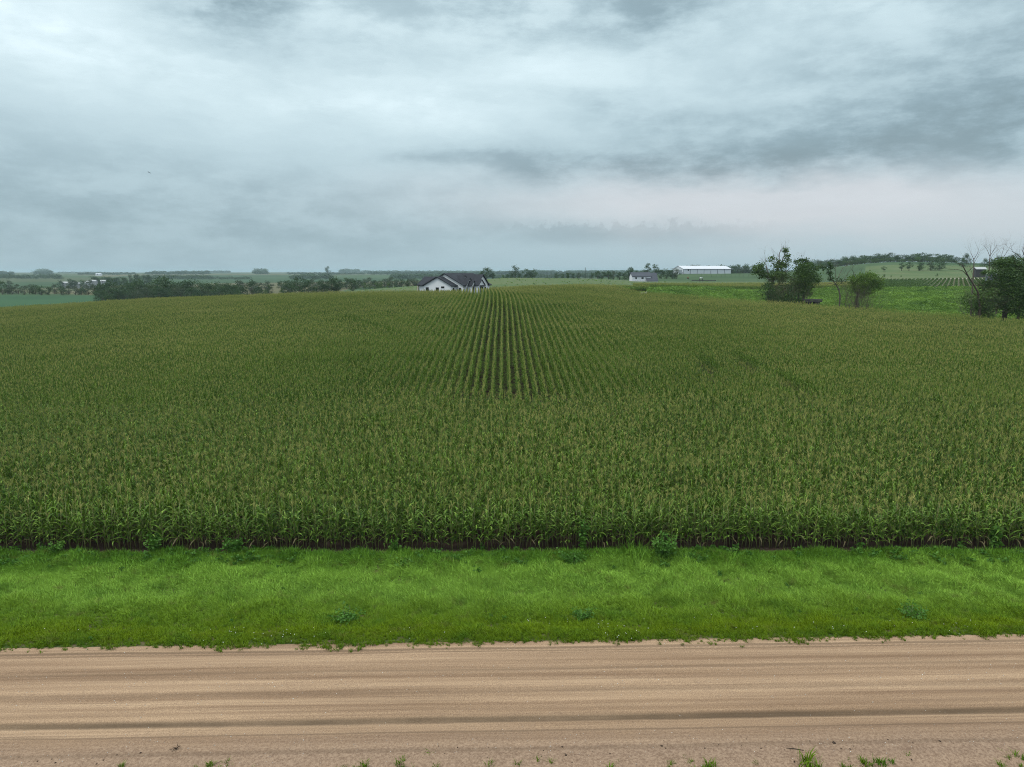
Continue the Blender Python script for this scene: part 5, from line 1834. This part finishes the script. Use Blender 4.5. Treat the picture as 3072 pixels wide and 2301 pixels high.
# low dark trailer in the weeds
Yt = 141.0
tx = PX(2420, Yt)
to = empty('flat_trailer', (tx, Yt, PZ(893, Yt) - .85), R(-6))
tag(to, 'low dark flat deck half hidden in weeds beside the bushy fresh green tree', 'trailer')
mb = MB()
mb.box(-.9, 2.4, -1.0, 1.0, .35, .5)
mb.build('deck', M['old_wood'], to)
for i in range(7):
    mb = MB()
    mb.box(-.88 + i * .47, -.45 + i * .47, -1.05, 1.05, .504, .55)
    mb.build('plank', M['old_wood'], to)
mb = MB()
mb.box(-.8, 2.3, -1.03, -.9, .05, .33)
mb.build('side_rail', M['old_wood'], to)
for xw in (0.0, 1.5):
    for yw in (-1.0, .8):
        mb = MB()
        mb.tube([(xw, yw, -.1), (xw, yw + .2, -.1)], [.38, .38], 14)
        mb.build('wheel', M['black_trim'], to)
mb = MB()
mb.tube([(0, -.9, -.1), (0, .9, -.1)], [.05, .05], 6)
mb.tube([(1.5, -.9, -.1), (1.5, .9, -.1)], [.05, .05], 6)
mb.build('axle', M['old_wood'], to)
for sx_t in (0.0, 1.5):
    mb = MB()
    mb.box(sx_t - .08, sx_t + .08, -.7, .7, -.06, .348)
    mb.build('axle_mount', M['old_wood'], to)

# small things in the tan field near the shed
Yq = 500.0
qx = PX(2097, Yq)
qo = empty('feed_bunk', (qx, Yq, H(qx, Yq)))
qzt = max(1.2, PZ(832, Yq) - H(qx, Yq))
tag(qo, 'small white topped feeder standing in the tan field before the pines', 'feeder')
mb = MB()
mb.prism([(-1.1, -.8, qzt - .6), (1.1, -.8, qzt - .6), (.4, -.8, qzt), (-.4, -.8, qzt)], (0, 1.6, 0))
mb.build('hood', M['white_siding'], qo)
for xl in (-1.0, 1.0):
    mb = MB()
    mb.box(xl - .08, xl + .08, -.7, .7, -.2, qzt - .604)
    mb.build('leg', M['old_wood'], qo)
mb = MB()
mb.box(-8, 9, -.3, .3, .3, .75)
tag(mb.build('feed_trough', M['old_wood'], None, loc=(qx + 2, Yq + 2, H(qx, Yq + 2))), 'long low dark trough behind the white topped feeder', 'trough')
Yq = 560.0
qx = PX(2058, Yq)
qz = PZ(832, Yq)
mb = MB()
mb.tube([(-.7, 0, 0), (-.68, 0, 0), (.68, 0, 0), (.7, 0, 0)], [.6, .75, .75, .6], 14)
tag(mb.build('hay_bale', M['bale_straw'], None, True, loc=(qx, Yq, H(qx, Yq) + .72)), 'small dark brown round bale on the slope below the long shed', 'bale')
# pale marker post by the lane
Yq = 168.0
qx = PX(1936, Yq)
mb = MB()
mb.tube([(0, 0, -.2), (0, 0, .8), (0, 0, PZ(874, Yq) - H(qx, Yq))], [.035, .035, .03], 6)
tag(mb.build('marker_post', M['pale_stone'], None, True, loc=(qx, Yq, H(qx, Yq))), 'thin pale post beside the lane bend', 'post')

# ------------------------------------------------------------------ bird
Yb = 190.0
mb = MB()
mb.tube([(0, -.22, 0), (0, -.16, .02), (0, -.05, .03), (0, .08, .02), (0, .2, 0), (0, .3, -.01)], [.01, .04, .065, .055, .025, .03], 8)
bird = mb.build('bird', M['bird_dark'], None, True, loc=(PX(483, Yb), Yb, PZ(518, Yb)), rot=(0, R(25), R(60)))
tag(bird, 'small dark bird flying alone in the grey sky at left', 'bird')
for sg in (-1, 1):
    mb = MB()
    mb.prism([(0, -.10, .02), (sg * .22, -.14, .12), (sg * .46, -.02, .05), (sg * .40, .04, .05), (sg * .2, .05, .11), (0, .08, .02)], (0, 0, .012))
    mb.build('wing', M['bird_dark'], bird)

# ------------------------------------------------------------------ haze
HAZE_D = 1.05e-4
mh, NH = mat('haze_air')
pv = NH.node('ShaderNodeVolumePrincipled')
pv.inputs['Color'].default_value = (0.72, 0.91, 0.98, 1)
pv.inputs['Density'].default_value = HAZE_D
pv.inputs['Anisotropy'].default_value = 0.2
oh = NH.node('ShaderNodeOutputMaterial')
mh.node_tree.links.new(pv.outputs[0], oh.inputs['Volume'])
mb = MB()
mb.box(-160000, 160000, -4200, 17500, -24, 44)
hz_o = mb.build('haze', mh)
tag(hz_o, kind='stuff')
